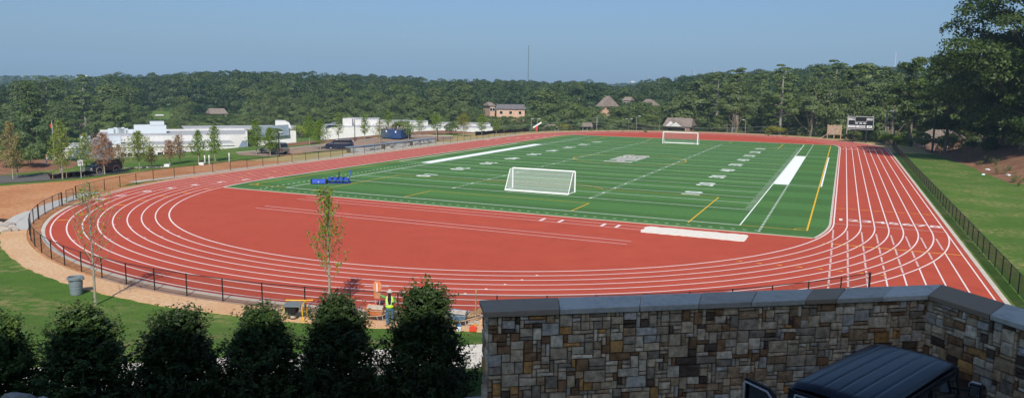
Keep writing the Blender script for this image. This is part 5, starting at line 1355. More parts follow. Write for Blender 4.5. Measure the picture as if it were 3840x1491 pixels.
# curved standing-seam roof
b = MB(); cx0 = wx(298); cw_ = wx(405)-cx0; vs = []; n_ = 14
for k in range(n_+1):
    a = PI/2*k/n_*.98; vs += [(cx0+cw_*.62*math.sin(a), -3.0, .6+5.4*(1-math.cos(a))*0+5.4*math.sin(a)*1.0)]
prof = [(cx0+cw_*.60*(1-math.cos(PI/2*k/n_)), .2+5.9*math.sin(PI/2*k/n_)) for k in range(n_+1)]
poly = prof+[(cx0+cw_, 5.9),(cx0+cw_, .2)]
b.prism(poly, -2.2, 5, axis='y'); cv = b.build('curved_roof', M['bluemetal'], w1)
b = MB()
for yy in np.arange(-2.2, 5, .8): b.tube([(x, yy, z+.03) for x, z in prof], .05, 4)
b.build('seam', M['bluemetal'], cv)
for px in (555, 665): 
    xx = wx(px); b = MB(); b.prism([(xx-.5, 0), (xx+.5, 0), (xx+.25, H1+.6), (xx-.05, H1+.6)], -.9, -.3, axis='y'); b.build('buttress', M['bluemetal'], w1)
rs = random.Random(8); px = 448
while px < 760:
    x = wx(px); wid = 1.5
    if not 545 < px < 568 and not 655 < px < 675:
        b = MB(); b.box(x, x+wid, -.06, -.02, .4, 2.3); wn = b.build('window', M['glass'], w1)
        b = MB()
        for (a, c, e, f) in ((x-.1,x,.3,2.4),(x+wid,x+wid+.1,.3,2.4),(x,x+wid,.3,.4),(x,x+wid,2.3,2.4),(x,x+wid,1.2,1.3)): b.box(a, c, -.12, -.061, e, f)
        b.build('frame', M['goalwhite'], wn)
    px += 23
# steep blue roof end near the middle
b = MB(); xx = wx(925, 215); b.prism([(xx-3.4, 0), (xx+.8, 0), (xx+.2, H1+1.2), (xx-.4, H1+1.2)], -6, -1, axis='y'); b.build('sloping_roof', M['bluemetal'], w1)
w2 = empty('gym_building', (-122, 96, -6.5), 0, 'white hall with a tall box and a slanted canopy between the two long white buildings', 'building')
q0 = P3(1005, 500, 222); q1 = P3(1110, 500, 222); w2.location = (q0.x, q0.y, -7); dW2 = (q1-q0).xy.normalized(); w2.rotation_euler = (0, 0, math.atan2(dW2.y, dW2.x)); L2_ = (q1-q0).xy.length
def zz(py, d, base): return at(1000, py, dist=d).z-base
b = MB(); b.box(-6, L2_, 0, 16, 0, zz(486,222,-7)); b.build('wall', M['whitewall'], w2)
b = MB(); b.box(-6.3, L2_+.3, -.3, 16.3, zz(486,222,-7)+.001, zz(486,222,-7)+.3); b.build('roof', M['roofgrey'], w2)
b = MB(); b.prism([(2, zz(486,222,-7)+.31), (L2_*.85, zz(486,222,-7)+.31), (L2_*.78, zz(457,222,-7)-.6), (L2_*.62, zz(457,222,-7)), (2, zz(457,222,-7))], 4, 11, axis='y'); b.build('roof_box', M['whitewall'], w2)
b = MB(); b.bar((-4, -1.0, zz(496,222,-7)), (L2_*.75, -1.0, zz(486,222,-7)), .25, 3.0); b.build('canopy', M['bluemetal'], w2)
b = MB(); b.prism([(-5.5, 0), (-2.8, 0), (-2.8, zz(486,222,-7)-.3), (-5.5, zz(486,222,-7)-.3)], -.06, -.02, axis='y'); b.build('window', M['glass'], w2)
w3 = empty('low_hall', (-112, 108, -6), 0, 'low white building with stepped roofs behind the car park and dumpsters', 'building')
q0 = P3(1200, 500, 226); q1 = P3(1848, 500, 226); w3.location = (q0.x, q0.y, -6.5); dW3 = (q1-q0).xy.normalized(); w3.rotation_euler = (0, 0, math.atan2(dW3.y, dW3.x)); L3 = (q1-q0).xy.length
def zf(py, px=1500): return at(px, py, dist=226).z+6.5
def f3(px): q = P3(px, 500, 226)-q0; return q.xy.dot(dW3)
b = MB(); b.box(0, L3, 0, 15, 0, zf(478)); b.build('wall', M['whitewall'], w3)
b = MB(); b.box(-.2, L3+.2, .4, 15.2, zf(478)+.001, zf(478)+.25); b.build('roof', M['roofgrey'], w3)
for k, (pa_, pb_, ty) in enumerate(((1293,1418,452),(1420,1530,460),(1532,1607,461),(1640,1700,467),(1752,1850,468))):
    b = MB(); b.box(f3(pa_), f3(pb_), 8+k*.1, 15.1+k*.1, zf(478)+.26, zf(ty)); u_ = b.build('roof_step', M['whitewall'], w3)
    b = MB(); b.box(f3(pa_)-.1, f3(pb_)+.1, 7.9+k*.1, 15.2+k*.1, zf(ty)+.001, zf(ty)+.25); b.build('step_roof', M['roofgrey'], u_)
b = MB(); b.box(f3(1282), f3(1318), 4, 8, zf(478)+.26, zf(448)); b.build('roof_box', M['whitewall'], w3)
b = MB(); b.prism([(f3(1222), zf(474)), (f3(1262), zf(462)), (f3(1262), zf(462)+.3), (f3(1222), zf(474)+.3)], -1, 6, axis='y'); b.build('canopy', M['bluemetal'], w3)
for px in (1780, 1793): b = MB(); b.box(f3(px)-.35, f3(px)+.35, -.05, -.02, 1.2, 2.2); b.build('window', M['glass'], w3)
# flag poles
for px, ty, lab, mm in ((197, 453, 'left flag pole with a red and white flag above the far left trees', 'red'), (220, 452, 'right flag pole with a pale flag above the far left trees', 'boardwhite')):
    p = at(px, 500, dist=200); g_ = terr1(p.x, p.y); tz = at(px, ty, dist=200).z
    r_ = empty('flag_pole', (p.x, p.y, g_), YAW, lab, 'flag pole'); b = MB(); b.tube([(0,0,0),(0,0,tz-g_)], [.09,.05], 6); b.build('pole', M['galv'], r_)
    b = MB(); b.add([(0,0,tz-g_-.2),(-.5,.15,tz-g_-1.0),(-.4,.2,tz-g_-1.7),(0,0,tz-g_-1.6)], [(0,1,2,3)]); b.add([(0,.03,tz-g_-.2),(-.5,.18,tz-g_-1.0),(-.4,.23,tz-g_-1.7),(0,.03,tz-g_-1.6)], [(3,2,1,0)]); b.build('flag', M[mm], r_)

# ------------------------------------------------------------------ houses among the trees
def house(px0, px1, roofy, eavey, basey, dist, label, wallm, roofm, rz=0, gable=1, depth=11, windows=True, name='house', gables=()):
    a = at(px0, eavey, dist=dist); b_ = at(px1, eavey, dist=dist); W = (b_-a).xy.length; base = at(px0, basey, dist=dist).z; ez = at((px0+px1)/2, eavey, dist=dist).z-base; rz_ = at((px0+px1)/2, roofy, dist=dist).z-base
    root = empty(name, (a.x, a.y, base), math.atan2((b_-a).y, (b_-a).x)+rz, label, 'house')
    b = MB(); b.box(0, W, 0, depth, -4, ez); b.build('wall', wallm, root)
    o = .5; b = MB(); b.add([(-o,-o,ez-.15),(W+o,-o,ez-.15),(W+o,depth+o,ez-.15),(-o,depth+o,ez-.15),(0 if gable else W*.25,depth/2,rz_),(W if gable else W*.75,depth/2,rz_)], [(0,1,5,4),(2,3,4,5),(0,4,3),(1,2,5),(3,2,1,0)]); rf = b.build('roof', roofm, root)
    if windows:
        nw = max(2, int(W/4))
        for k in range(nw):
            x = W*(k+.5)/nw
            for z in ([ez*.35, ez*.8] if ez > 5 else [ez*.5]):
                b = MB(); b.box(x-.6, x+.6, -.05, -.02, z-.6, z+.6); wn = b.build('window', M['glass'], root)
                b = MB()
                for (c, e, f, g_) in ((x-.7,x-.6,z-.7,z+.7),(x+.6,x+.7,z-.7,z+.7),(x-.6,x+.6,z-.7,z-.6),(x-.6,x+.6,z+.6,z+.7)): b.box(c, e, -.09, -.051, f, g_)
                b.build('frame', M['whitewall'], wn)
    for gx, gw, gh, gy in gables:
        b = MB(); b.prism([(W*gx-gw, ez-.1), (W*gx+gw, ez-.1), (W*gx, ez+gh)], gy-2.2, depth/2, axis='y'); g2 = b.build('gable', roofm, rf)
        b = MB(); b.prism([(W*gx-gw*.8, ez+.0), (W*gx+gw*.8, ez+.0), (W*gx, ez+gh*.82)], gy-2.27, gy-2.21, axis='y'); b.build('gable_end', M['whitewall'], g2)
    return root
house(1862, 1968, 392, 408, 436, 322, 'long tan brick apartment house with a grey roof on the hillside', M['tanwall'], M['greyshingle'], 0, 1, 11)
house(1838, 1857, 384, 396, 425, 336, 'small tan house end left of the brick apartment house', M['tanwall'], M['shingle'], .4, 1, 8)
house(2238, 2262, 360, 398, 430, 308, 'steep brown roofed apartment house high in the trees', M['tanwall'], M['shingle'], -.9, 1, 9)
house(2336, 2362, 364, 376, 400, 326, 'brown roofed house half hidden above the far bend trees', M['tanwall'], M['shingle'], -.2, 1, 9)
house(2392, 2418, 372, 396, 430, 298, 'brown roofed apartment house left of the tall dark trees', M['tanwall'], M['shingle'], -.8, 1, 9)
house(2490, 2588, 444, 472, 500, 240, 'brown shingled house with two white gables behind the far goal', M['brickwall'], M['shingle'], -.15, 1, 12, gables=((.30,2.0,2.0,0),(.52,2.2,1.6,-1.2)))
house(2186, 2218, 462, 474, 492, 236, 'small brown roofed house below the first pale utility pole', M['brickwall'], M['shingle'], 0, 1, 8)
house(2068, 2092, 468, 478, 492, 230, 'low brown roof behind the dark crest bush', M['brickwall'], M['shingle'], .3, 1, 7)
bush(3458, 556, 500, 60, 'forest', 'dark bush before the left end of the brown brick house', 22, 180, 900, .45)
bush(3555, 560, 505, 60, 'olive', 'olive bush before the right end of the brown brick house', 23, 178, 900, .45)
house(3425, 3575, 488, 520, 548, 184, 'brown brick house with a red-brown roof behind the thick dark pole', M['brickwall'], M['shingle'], -.25, 0, 12)
house(793, 853, 408, 426, 440, 372, 'brown roofed house in the middle of the left woods', M['brickwall'], M['shingle'], .2, 1, 12)
# clearing with a bank of clay and a pale shed in the left woods
hl0 = at(560, 440, dist=415); hl1 = at(642, 440, dist=415)
b = MB(); A_ = at(555, 450, dist=400); B_ = at(645, 450, dist=400); C_ = at(648, 412, dist=450); D_ = at(552, 412, dist=450); E_ = at(648, 407, dist=462); F_ = at(552, 407, dist=462)
b.add([A_, B_, C_, D_], [(0,1,2,3)]); o = b.build('hillside_clearing', m, kind='structure')
b = MB(); b.add([D_+Vector((0,0,.02)), C_+Vector((0,0,.02)), E_, F_], [(0,1,2,3)]); b.build('clay_bank', M['sandpath'], kind='structure')
sh = house(585, 612, 430, 433, 439, 405, 'low pale shed in the clearing of the left woods', M['kerb'], M['whitewall'], 0, 1, 6, False, 'shed')

# ------------------------------------------------------------------ skyline
def tower(px0, px1, ty, dist, label, kind='office', spire=None, mm='pole', name='skyscraper'):
    a = at(px0, 300, dist=dist); b_ = at(px1, 300, dist=dist); W = (b_-a).xy.length; c = (a+b_)/2; top = at((px0+px1)/2, ty, dist=dist).z
    root = empty(name, (c.x, c.y, -5), YAW+.3, label, 'skyscraper' if name == 'skyscraper' else 'building'); b = MB(); b.box(-W*.42, W*.42, -W*.42, W*.42, 0, top+5); b.build('tower_shaft', M[mm], root)
    for k in range(9):
        z = (top+5)*(.2+.085*k); b = MB(); b.box(-W*.43, W*.43, -W*.43, W*.43, z, z+(top+5)*.02); b.build('window_band', M['roofgrey'], root)
    if spire: b = MB(); b.lathe([(W*.36, 0), (W*.2, spire*.4), (.01, spire)], 8, c=(0,0,top+5.01)); b.build('spire', M[mm], root)
    return root
tower(2592, 2608, 264, 6200, 'left hazy skyscraper above the wood behind the far goal')
tower(2668, 2684, 262, 6200, 'right hazy skyscraper with a pointed crown above the wood', spire=22)
tower(3228, 3248, 266, 6300, 'faint skyscraper with pyramid top above the wood behind the scoreboard', spire=55)
tower(2424, 2434, 282, 6500, 'faintest narrow skyscraper on the skyline', spire=10)
tower(2362, 2379, 304, 2600, 'white block of a building in the gap of the skyline', mm='whitewall', name='office_block')
def mast(px, ty, dist, label, w_=.9, mt='galv', red=False):
    p = at(px, 330, dist=dist); top = at(px, ty, dist=dist).z; root = empty('radio_mast', (p.x, p.y, 0), 0, label, 'radio mast'); n_ = 12
    b = MB(); H = top
    for k in range(3):
        a = 2.1*k; b.bar((w_*math.cos(a), w_*math.sin(a), 0), (w_*.5*math.cos(a), w_*.5*math.sin(a), H), w_*.28)
    b.build('legs', M[mt], root)
    b = MB()
    for j in range(40):
        z0, z1 = H*j/40, H*(j+1)/40; a0, a1 = 2.1*(j % 3), 2.1*((j+1) % 3); b.bar((w_*.8*math.cos(a0), w_*.8*math.sin(a0), z0), (w_*.8*math.cos(a1), w_*.8*math.sin(a1), z1), w_*.2)
    b.build('lattice', M['red'] if red else M[mt], root)
mast(1980, 170, 1500, 'tall thin radio mast rising above the middle of the woods', .9, 'darkpole')
mast(3349, 196, 2600, 'red and white radio mast on the skyline right of the scoreboard', 1.6, 'boardwhite', True)
p = at(326, 320, dist=1450); wt = empty('water_tower', (p.x, p.y, 0), 0, 'white water tower on the hazy ridge at the left', 'water tower'); zt_ = at(326, 283, dist=1450).z
b = MB(); b.lathe([(.01, zt_), (2.2, zt_-.8), (3.1, zt_-3), (3.1, zt_-5), (2.0, zt_-6.5), (.01, zt_-7)], 14); b.build('tank', M['boardwhite'], wt)
b = MB(); [b.bar((2*math.cos(k), 2*math.sin(k), 0), (1.8*math.cos(k), 1.8*math.sin(k), zt_-6), .5) for k in (0, 1.57, 3.14, 4.71)]; b.build('legs', M['boardwhite'], wt)

# ------------------------------------------------------------------ the big trees at the right and the conifers at the left
def big_oak(loc, R, H, base, label, seed, quads=9000, sz=.42, k=46, leafm='oak', gap=.30, limbs=26):
    rg = np.random.default_rng(seed); lb = []
    for i in range(k):
        t = rg.uniform(0, 1); a = rg.uniform(0, 2*PI); h = base+(H-base)*t; rr_ = R*(math.sin(PI*min(.97, .15+.78*t))**.7)*rg.uniform(.35, 1.0); r = R*rg.uniform(.17, .30)
        lb.append((rr_*math.cos(a), rr_*math.sin(a), min(h, H-r*.5), r))
    root = empty('large_tree', loc, 0, label, 'tree'); P, d, t = lobes_cloud(lb, int(quads*1.7), rg, .55, .35)
    np_mesh('crown', leaves(P+rg.normal(0, .25, P.shape), d, sz*1.35, .7, .7, rg), 4, M[leafm], root, t)
    tb = MB(); tb.tube([(0,0,-1),(.2,0,H*.2),(0,.3,H*.45),(.2,.2,H*.8)], [R*.055,R*.042,R*.03,R*.010], 9)
    for l in lb[:limbs]:
        z0 = max(base*.7, l[2]-R*.5); s_ = Vector((0,0,z0)); e = Vector(l[:3]); m_ = s_.lerp(e, .5)+Vector((rg.uniform(-.5,.5), rg.uniform(-.5,.5), rg.uniform(.0,.8)))
        tb.tube([s_, m_, e], [R*.015,R*.009,R*.004], 6, cap=False)
        for j in range(3): q = m_.lerp(e, rg.uniform(.2,.9)); tb.tube([q, q+Vector((rg.normal(0,R*.1), rg.normal(0,R*.1), rg.uniform(0,R*.1)))], [R*.006,R*.002], 4, cap=False)
    tb.build('trunk', M['bark'], root); return root
def G(x, y): return (x, y, terr1(x, y))
big_oak(G(59.0, 80), 13.0, 29.5, 4.0, 'huge spreading oak filling the upper right corner, leaning over the lawn', 3, 30000, .46, 110)
big_oak(G(66, 70), 9, 30, 8, 'huge oak cut by the right edge of the picture', 4, 9000, .5, 46)
big_oak(G(50.5, 104), 6.0, 19, 5, 'broad oak behind the thick dark pole with low limbs', 5, 6500, .46, 36)
big_oak(G(58, 92), 7.0, 19, 3.5, 'dense dark tree under the huge oak at the right edge', 6, 8000, .5, 40)
big_oak(G(64, 84), 7.0, 17, 2.5, 'dense dark tree at the right edge behind the weeds', 7, 7000, .5, 36)
big_oak(G(60.5, 79), 4.5, 11, 1.0, 'low dark understory tree at the top of the mulch bank', 8, 5000, .42, 26)
big_oak(G(55.0, 92), 4.0, 9.5, 1.0, 'small dark understory tree left of the mulch bank top', 9, 4500, .42, 24)
big_oak(G(59.5, 70.5), 5.2, 12.5, .8, 'bushy lit tree standing before the huge oak trunk', 15, 6500, .38, 30)
big_oak(G(70, 92), 8.0, 20, 3, 'dark tree deep in the wood at the right edge', 14, 6000, .55, 30)
big_oak(G(45.5, 122), 5.0, 19, 6, 'tall pale-barked tree left of the thick dark pole', 10, 4500, .5, 26)
p = at(118, 470, dist=205); g_ = terr1(p.x, p.y); zc = at(118, 300, dist=205).z
rgc = np.random.default_rng(41); Hc = zc-g_; lbc = []
for i in range(34):
    t = (i+.5)/34; a = i*2.4+rgc.uniform(-.4,.4); rr_ = 5.6*(1-t)**.7*rgc.uniform(.35,.95); lbc.append((rr_*math.cos(a), rr_*math.sin(a), Hc*(.06+.90*t), 2.3*(1.15-.7*t)))
cn = empty('conifer', (p.x, p.y, g_), 0, 'large dark conifer standing above the trees at the left', 'tree'); P, d, t = lobes_cloud(lbc, 6500, rgc, .6, .3)
np_mesh('crown', leaves(P, d, .7, .7, .35, rgc), 4, M['forest'], cn, t*.45); b = MB(); b.tube([(0,0,-1),(0,0,Hc*.95)], [.5,.06], 8); b.build('trunk', M['bark'], cn)
cn = pine_tree(42, 5.0, 13, 1.0, 4000, .55); p = at(-38, 560, dist=120); cn.location = (p.x, p.y, terr1(p.x, p.y)); zc = at(0, 425, dist=120).z; s_ = (zc-cn.location.z)/13; cn.scale = (s_, s_, s_); cn['label'] = 'dark conifer cut by the left edge of the picture'; cn['category'] = 'tree'; cn.name = 'conifer'
# weeds on the mulch bank
rs = random.Random(12); n = 0
for px, py in [(3648,590),(3700,600),(3735,612),(3760,560),(3790,580),(3812,600),(3830,560),(3770,640),(3800,660),(3825,640),(3740,650),(3835,680),(3680,620),(3560,570),(3600,575),(3625,605),(3680,545),(3790,545),(3720,575),(3660,562)]:
    p = at(px, py, 0)
    for _ in range(5): p = at(px, py, terr1(p.x, p.y))
    n += 1; rg = np.random.default_rng(200+n); H = rs.uniform(.7, 1.7); root = empty('weed', (p.x, p.y, terr1(p.x, p.y)), 0, 'yellow-green weed growing on the brown mulch bank at the right', 'weed', 'weeds on the mulch bank')
    tb = MB(); C = []
    for j in range(7):
        a = rg.uniform(0, 6.28); e = Vector((math.cos(a)*H*.35, math.sin(a)*H*.35, H*rg.uniform(.6,1))); tb.tube([(0,0,-.05), e*.5+Vector((0,0,.1)), e], [.015,.01,.004], 4, cap=False)
        for k in range(22): C.append(tuple(e*rg.uniform(.15,1)+Vector(rg.normal(0,.10,3))))
    C = np.array(C); np_mesh('foliage', leaves(C, rg.normal(0,1,C.shape), .17, .6, .3, rg), 4, M['weed'], root, rg.uniform(0,1,len(C))); tb.build('stem', M['bark'], root)
for k, (px, py) in enumerate(((3704,636),(3688,648),(3782,660))):
    p = at(px, py, .3); boulder('stone', (p.x, p.y, terr1(p.x, p.y)+.08), (.35,.25,.18), 70+k, ('white stone at the edge of the right lawn','pale stone lying on the mulch bank','larger pale stone low on the mulch bank')[k], None, m=M['boardwhite'])
p = at(3524, 575, 0); b = MB(); r_ = empty('marker_post', (p.x, p.y, terr1(p.x, p.y)), 0, 'slim orange-yellow marker post at the far end of the right lawn', 'post'); b.tube([(0,0,0),(.05,0,1.0)], .06, 6); b.build('shaft', M['sawyellow'], r_); b = MB(); b.tube([(.05,0,1.0),(.05,0,1.9)], .05, 6); b.build('tip', M['orange'], r_)

# ------------------------------------------------------------------ people
def skin_obj(name, nodes, edges, m, parent, root=0, sub=2):
    me = bpy.data.meshes.new(name); me.from_pydata([n[0] for n in nodes], edges, []); o = bpy.data.objects.new(name, me); link(o)
    md = o.modifiers.new('skin', 'SKIN'); md.use_smooth_shade = True; lay = me.skin_vertices[0].data if me.skin_vertices else None
    if lay is None:
        bpy.context.view_layer.objects.active = o
        lay = me.skin_vertices[0].data
    for i, n in enumerate(nodes):
        r = n[1]; lay[i].radius = (r, r) if not hasattr(r, '__len__') else r; lay[i].use_root = (i == root)
    sb_ = o.modifiers.new('sub', 'SUBSURF'); sb_.levels = sub; sb_.render_levels = sub
    me.materials.append(m); o.parent = parent; return o
def person(loc, rz, label, arms, hat, vest=True, stoop=0.0, legs=((-.11,.0),(.12,.03))):
    """faces +y; arms = ((elbow),(wrist)) for the left (-x) and right side"""
    root = empty('person', loc, rz, label, 'person', None); s_ = stoop
    hip = (0,0,.95); ch = (0, .02+s_*.25, 1.22); nk = (0, .03+s_*.5, 1.47-s_*.05); hd = (0, .06+s_*.6, 1.62-s_*.07)
    nodes = [(hip,(.15,.115)), ((0,.01,1.06),(.135,.10)), (ch,(.155,.11)), ((0,.02+s_*.42,1.38),(.13,.09)), (nk,.055), (hd,(.078,.095)), ((0,hd[1]+.0,hd[2]+.09),(.07,.085)), ((0, hd[1]+.10, hd[2]-.01), .014)]
    edges = [(0,1),(1,2),(2,3),(3,4),(4,5),(5,6),(5,7)]
    def add(p, r, e): nodes.append((tuple(p), r)); edges.append((e, len(nodes)-1)); return len(nodes)-1
    armpts = []
    for sx, (el, wr) in zip((-1, 1), arms):
        sh = (sx*.19, .02+s_*.42, 1.40); a = add(sh, .058, 3); b_ = add(el, .042, a); c = add(wr, .029, b_); armpts.append((sh, el, wr))
        d = (Vector(wr)-Vector(el)).normalized(); pa_ = add(Vector(wr)+d*.05, (.036,.018), c); sd = d.cross(Vector((0,0,1))).normalized() if abs(d.z) < .9 else Vector((0,1,0))
        for k, ln_ in zip((-1.5,-.5,.5,1.5), (.055,.075,.072,.062)):
            q = Vector(wr)+d*.09+sd*k*.017; f1_ = add(q, .0095, pa_); add(q+d*ln_*.55+Vector((0,0,-.012)), .0085, f1_)
        t_ = add(Vector(wr)+d*.03+sd*.035, .011, c); add(Vector(wr)+d*.07+sd*.055, .009, t_)
    for sx, (lx, ly) in zip((-1, 1), legs):
        a = add((sx*.10, 0, .88), .088, 0); b_ = add((lx*1.0, ly+.03, .50), .058, a); c = add((lx, ly, .10), .038, b_); add((lx*1.1, ly+.15, .045), .034, c)
    body = skin_obj('body', nodes, edges, M['skin'], root)
    for sx in (-1, 1):
        b = MB(); b.lathe([(.001,.012),(.011,.004),(.011,-.004),(.001,-.012)], 8, c=(sx*.032, hd[1]+.090, hd[2]+.02)); b.build('eye', M['dark'], root)
    # trousers
    tn = [((0,0,.98),(.165,.13)), ((0,0,.90),(.165,.13))]; te = [(0,1)]
    for sx, (lx, ly) in zip((-1, 1), legs):
        n0 = len(tn); tn += [((sx*.10,0,.82),.105), ((lx, ly+.03, .50),.080), ((lx, ly, .09),.066)]; te += [(1,n0),(n0,n0+1),(n0+1,n0+2)]
    skin_obj('trousers', tn, te, M['denim'], root)
    for sx, (lx, ly) in zip((-1, 1), legs):
        b = MB(); b.prism([(-.10,0),(.20,0),(.20,.05),(.10,.10),(.0,.12),(-.10,.11)], -.05, .05, axis='x', M=Matrix.Translation((lx, ly, 0))); b.build('boot', M['bark'], root, bevel=.015)
    def rings(mb, spec, n=20):
        vs = []
        for (z, yo, rx, ry) in spec:
            for k in range(n): a = 2*PI*k/n; vs.append((rx*math.cos(a), yo+ry*math.sin(a), z))
        mb.add(vs, [(i*n+k, i*n+(k+1) % n, (i+1)*n+(k+1) % n, (i+1)*n+k) for i in range(len(spec)-1) for k in range(n)])
    sh_ = MB(); rings(sh_, [(.88,0,.178,.132),(1.0,0,.176,.132),(1.22,.02+s_*.25,.196,.142),(1.36,.02+s_*.40,.205,.135),(1.43,.02+s_*.45,.165,.110),(1.48,.03+s_*.5,.070,.070)])
    for (sh, el, wr) in armpts:
        sh_.tube([sh, tuple(Vector(sh).lerp(Vector(el), .5)), tuple(Vector(sh).lerp(Vector(el), .85))], [.078, .068, .062], 10)
    sh_.build('shirt', M['hivisgreen'], root, smooth=True)
    if vest:
        vb = MB(); rings(vb, [(.96,0,.190,.146),(1.05,.0,.188,.146),(1.22,.02+s_*.25,.206,.154),(1.36,.02+s_*.40,.200,.148),(1.44,.02+s_*.45,.150,.122),(1.475,.03+s_*.5,.09,.085)]); vb.build('vest', M['hivis'], root, smooth=True)
        b = MB()
        for k in range(24):
            a0, a1 = 2*PI*k/24, 2*PI*(k+1)/24; P = lambda a, z: (.205*math.cos(a), .01+.165*math.sin(a), z)
            b.add([P(a0,1.07), P(a1,1.07), P(a1,1.12), P(a0,1.12)], [(0,1,2,3)])
        for sx in (-1, 1): b.add([(sx*.10-.02,-.168,1.12),(sx*.10+.02,-.168,1.12),(sx*.10+.02,-.135+s_*.3,1.43),(sx*.10-.02,-.135+s_*.3,1.43)], [(0,1,2,3)])
        b.build('reflective_stripe', M['silver'], root)
    b = MB(); c = (0, hd[1], hd[2]+.055); b.lathe([(.001,.125),(.06,.115),(.10,.07),(.115,.01),(.155,-.005),(.155,-.015),(.11,-.012)], 18, c=c); b.build('hard_hat', hat, root, smooth=True)
    return root
pw = at(1462, 1222)
wk = person((pw.x, pw.y, 0), YAW+rad(6), 'person in a yellow-green safety vest and blue jeans seen from behind, left arm held out', (((-.46,.10,1.50),(-.62,.22,1.60)), ((.30,.02,1.16),(.30,.18,.98))), M['cementy'])
b = MB(); b.add([(-.055,-.10,1.66),(.055,-.10,1.66),(.09,-.165,1.38),(.06,-.19,1.16),(-.05,-.19,1.12),(-.09,-.165,1.38)], [(0,1,2,5),(5,2,3,4)]); b.add([(-.055,-.09,1.66),(.055,-.09,1.66),(.09,-.15,1.38),(.06,-.175,1.16),(-.05,-.175,1.12),(-.09,-.15,1.38)], [(5,2,1,0),(4,3,2,5)]); b.build('neck_cloth', M['dark'], wk)
p2 = at(1603, 1206); person((p2.x, p2.y, 0), YAW+rad(150), 'person in a white hard hat almost hidden behind the tall holly shrub', (((-.26,.16,1.14),(-.16,.36,1.02)), ((.26,.16,1.14),(.16,.36,1.02))), M['boardwhite'], True, .12)

# ------------------------------------------------------------------ work things by the near fence
def barrow(loc, rz, label, trayM, load=None, kind='wheelbarrow'):
    """wheel forward (+y), handles back"""
    root = empty(kind, loc, rz, label, 'wheelbarrow'); b = MB()
    top = [(-.36,-.45,.68),(.36,-.45,.68),(.40,.52,.74),(-.40,.52,.74)]; bot = [(-.22,-.28,.36),(.22,-.28,.36),(.20,.26,.36),(-.20,.26,.36)]
    b.add(top+bot, [(4,5,6,7),(0,4,7,3),(1,2,6,5),(0,1,5,4),(3,7,6,2)]); 
    b.add([(x*.95, y*.95, z) for x, y, z in top]+[(x*.9, y*.9, z+.02) for x, y, z in bot], [(7,6,5,4),(3,7,4,0),(5,6,2,1),(4,5,1,0),(2,6,7,3)]); b.build('tray', trayM, root)
    for sx in (-1, 1):
        b = MB(); b.tube([(sx*.30,-1.0,.60),(sx*.24,-.2,.34),(sx*.08,.72,.22)], .022, 6); b.build('handle', M['wood'], root)
        b = MB(); b.tube([(sx*.26,-.35,.38),(sx*.27,-.42,.0),(sx*.24,-.20,.02),(sx*.22,-.05,.34)], .015, 5); b.build('leg', M['galv'], root)
    b = MB(); T = Matrix.Translation((0,.72,.20)) @ Matrix.Rotation(PI/2, 4, 'Y'); b.lathe([(.10,-.04),(.18,-.05),(.205,0),(.18,.05),(.10,.04)], 18, M=T); wv = b.build('wheel', M['tyre'], root)
    b = MB(); b.lathe([(.001,-.03),(.11,-.02),(.11,.02),(.001,.03)], 10, M=T); b.build('rim', M['cementy'], wv)
    if load:
        b = MB(); rs = random.Random(1); n_ = 9
        b.prism([(-.34,.60),(.34,.60),(.22,.74),(.0,.80),(-.24,.73)], -.36, .42, axis='y'); b.build('load', load, root)
    return root
p = at(1412, 1203); barrow((p.x, p.y, 0), YAW+rad(85), 'rusty orange wheelbarrow caked with cement left of the worker', M['barrowrust'], M['cementy'])
p = at(1722, 1222); barrow((p.x, p.y, 0), YAW+rad(80), 'blue wheelbarrow loaded with rubble by the fence right of the tall shrub', M['barrowblue'], M['rock'])
# motor hoe / mixer head standing against the fence
p = at(1415, 1160); mxr = empty('tilted_barrow', (p.x, p.y, 0), YAW, 'orange-red wheelbarrow tipped upright against the fence behind the orange one', 'wheelbarrow')
b = MB(); b.add([(-.16,0,.55),(.14,0,.55),(.22,.02,1.35),(.12,.03,1.52),(-.12,.03,1.52),(-.22,.02,1.35),(-.12,.22,.62),(.10,.22,.62),(.15,.28,1.30),(-.15,.28,1.30)], [(0,5,4,3,2,1),(6,7,8,9),(0,1,7,6),(1,2,8,7),(5,0,6,9),(2,3,4,5,9,8)]); b.build('tray', M['barrowrust'], mxr, bevel=.03)
b = MB(); b.box(-.025,.025,-.02,-.005,.95,1.38); b.build('white_stripe', M['boardwhite'], mxr)
for sx in (-1, 1): b = MB(); b.tube([(sx*.62,-.05,1.25),(sx*.2,.05,1.20),(sx*.10,.1,.3),(sx*.12,.1,0)], .02, 5); b.build('handle', M['galv'], mxr)
# table saw
p = at(1108, 1197); sw = empty('table_saw', (p.x, p.y, 0), YAW, 'yellow framed table saw with a grey top on the path behind the shrubs', 'table saw')
b = MB(); b.box(-.50,.36,-.36,.36,.72,.80); b.build('table', M['sawgrey'], sw, bevel=.01)
b = MB(); b.box(-.42,.10,-.30,.30,.35,.715); b.build('housing', M['tyre'], sw, bevel=.02)
b = MB()
for x in (-.52,.42):
    for y in (-.34,.34): b.tube([(x,y,.78),(x*1.12,y*1.1,0)], .028, 6)
b.tube([(-.56,.38,.86),(.44,.38,.86)], .03, 6); b.tube([(.44,-.36,.84),(.44,.38,.86),(.80,.40,.88)], .03, 6); b.tube([(.42,-.34,.5),(.42,.34,.5)], .025, 6); b.build('stand', M['sawyellow'], sw)
b = MB(); b.lathe([(.001,.0),(.16,.01),(.18,.10),(.12,.22),(.001,.25)], 12, c=(-.12,.0,.08)); b.build('dust_bag', M['cementy'], sw, smooth=True)
b = MB(); b.tube([(.44,-.3,.3),(.55,-.45,.1),(.7,-.6,.02)], .02, 5); b.build('cord', M['sawyellow'], sw)
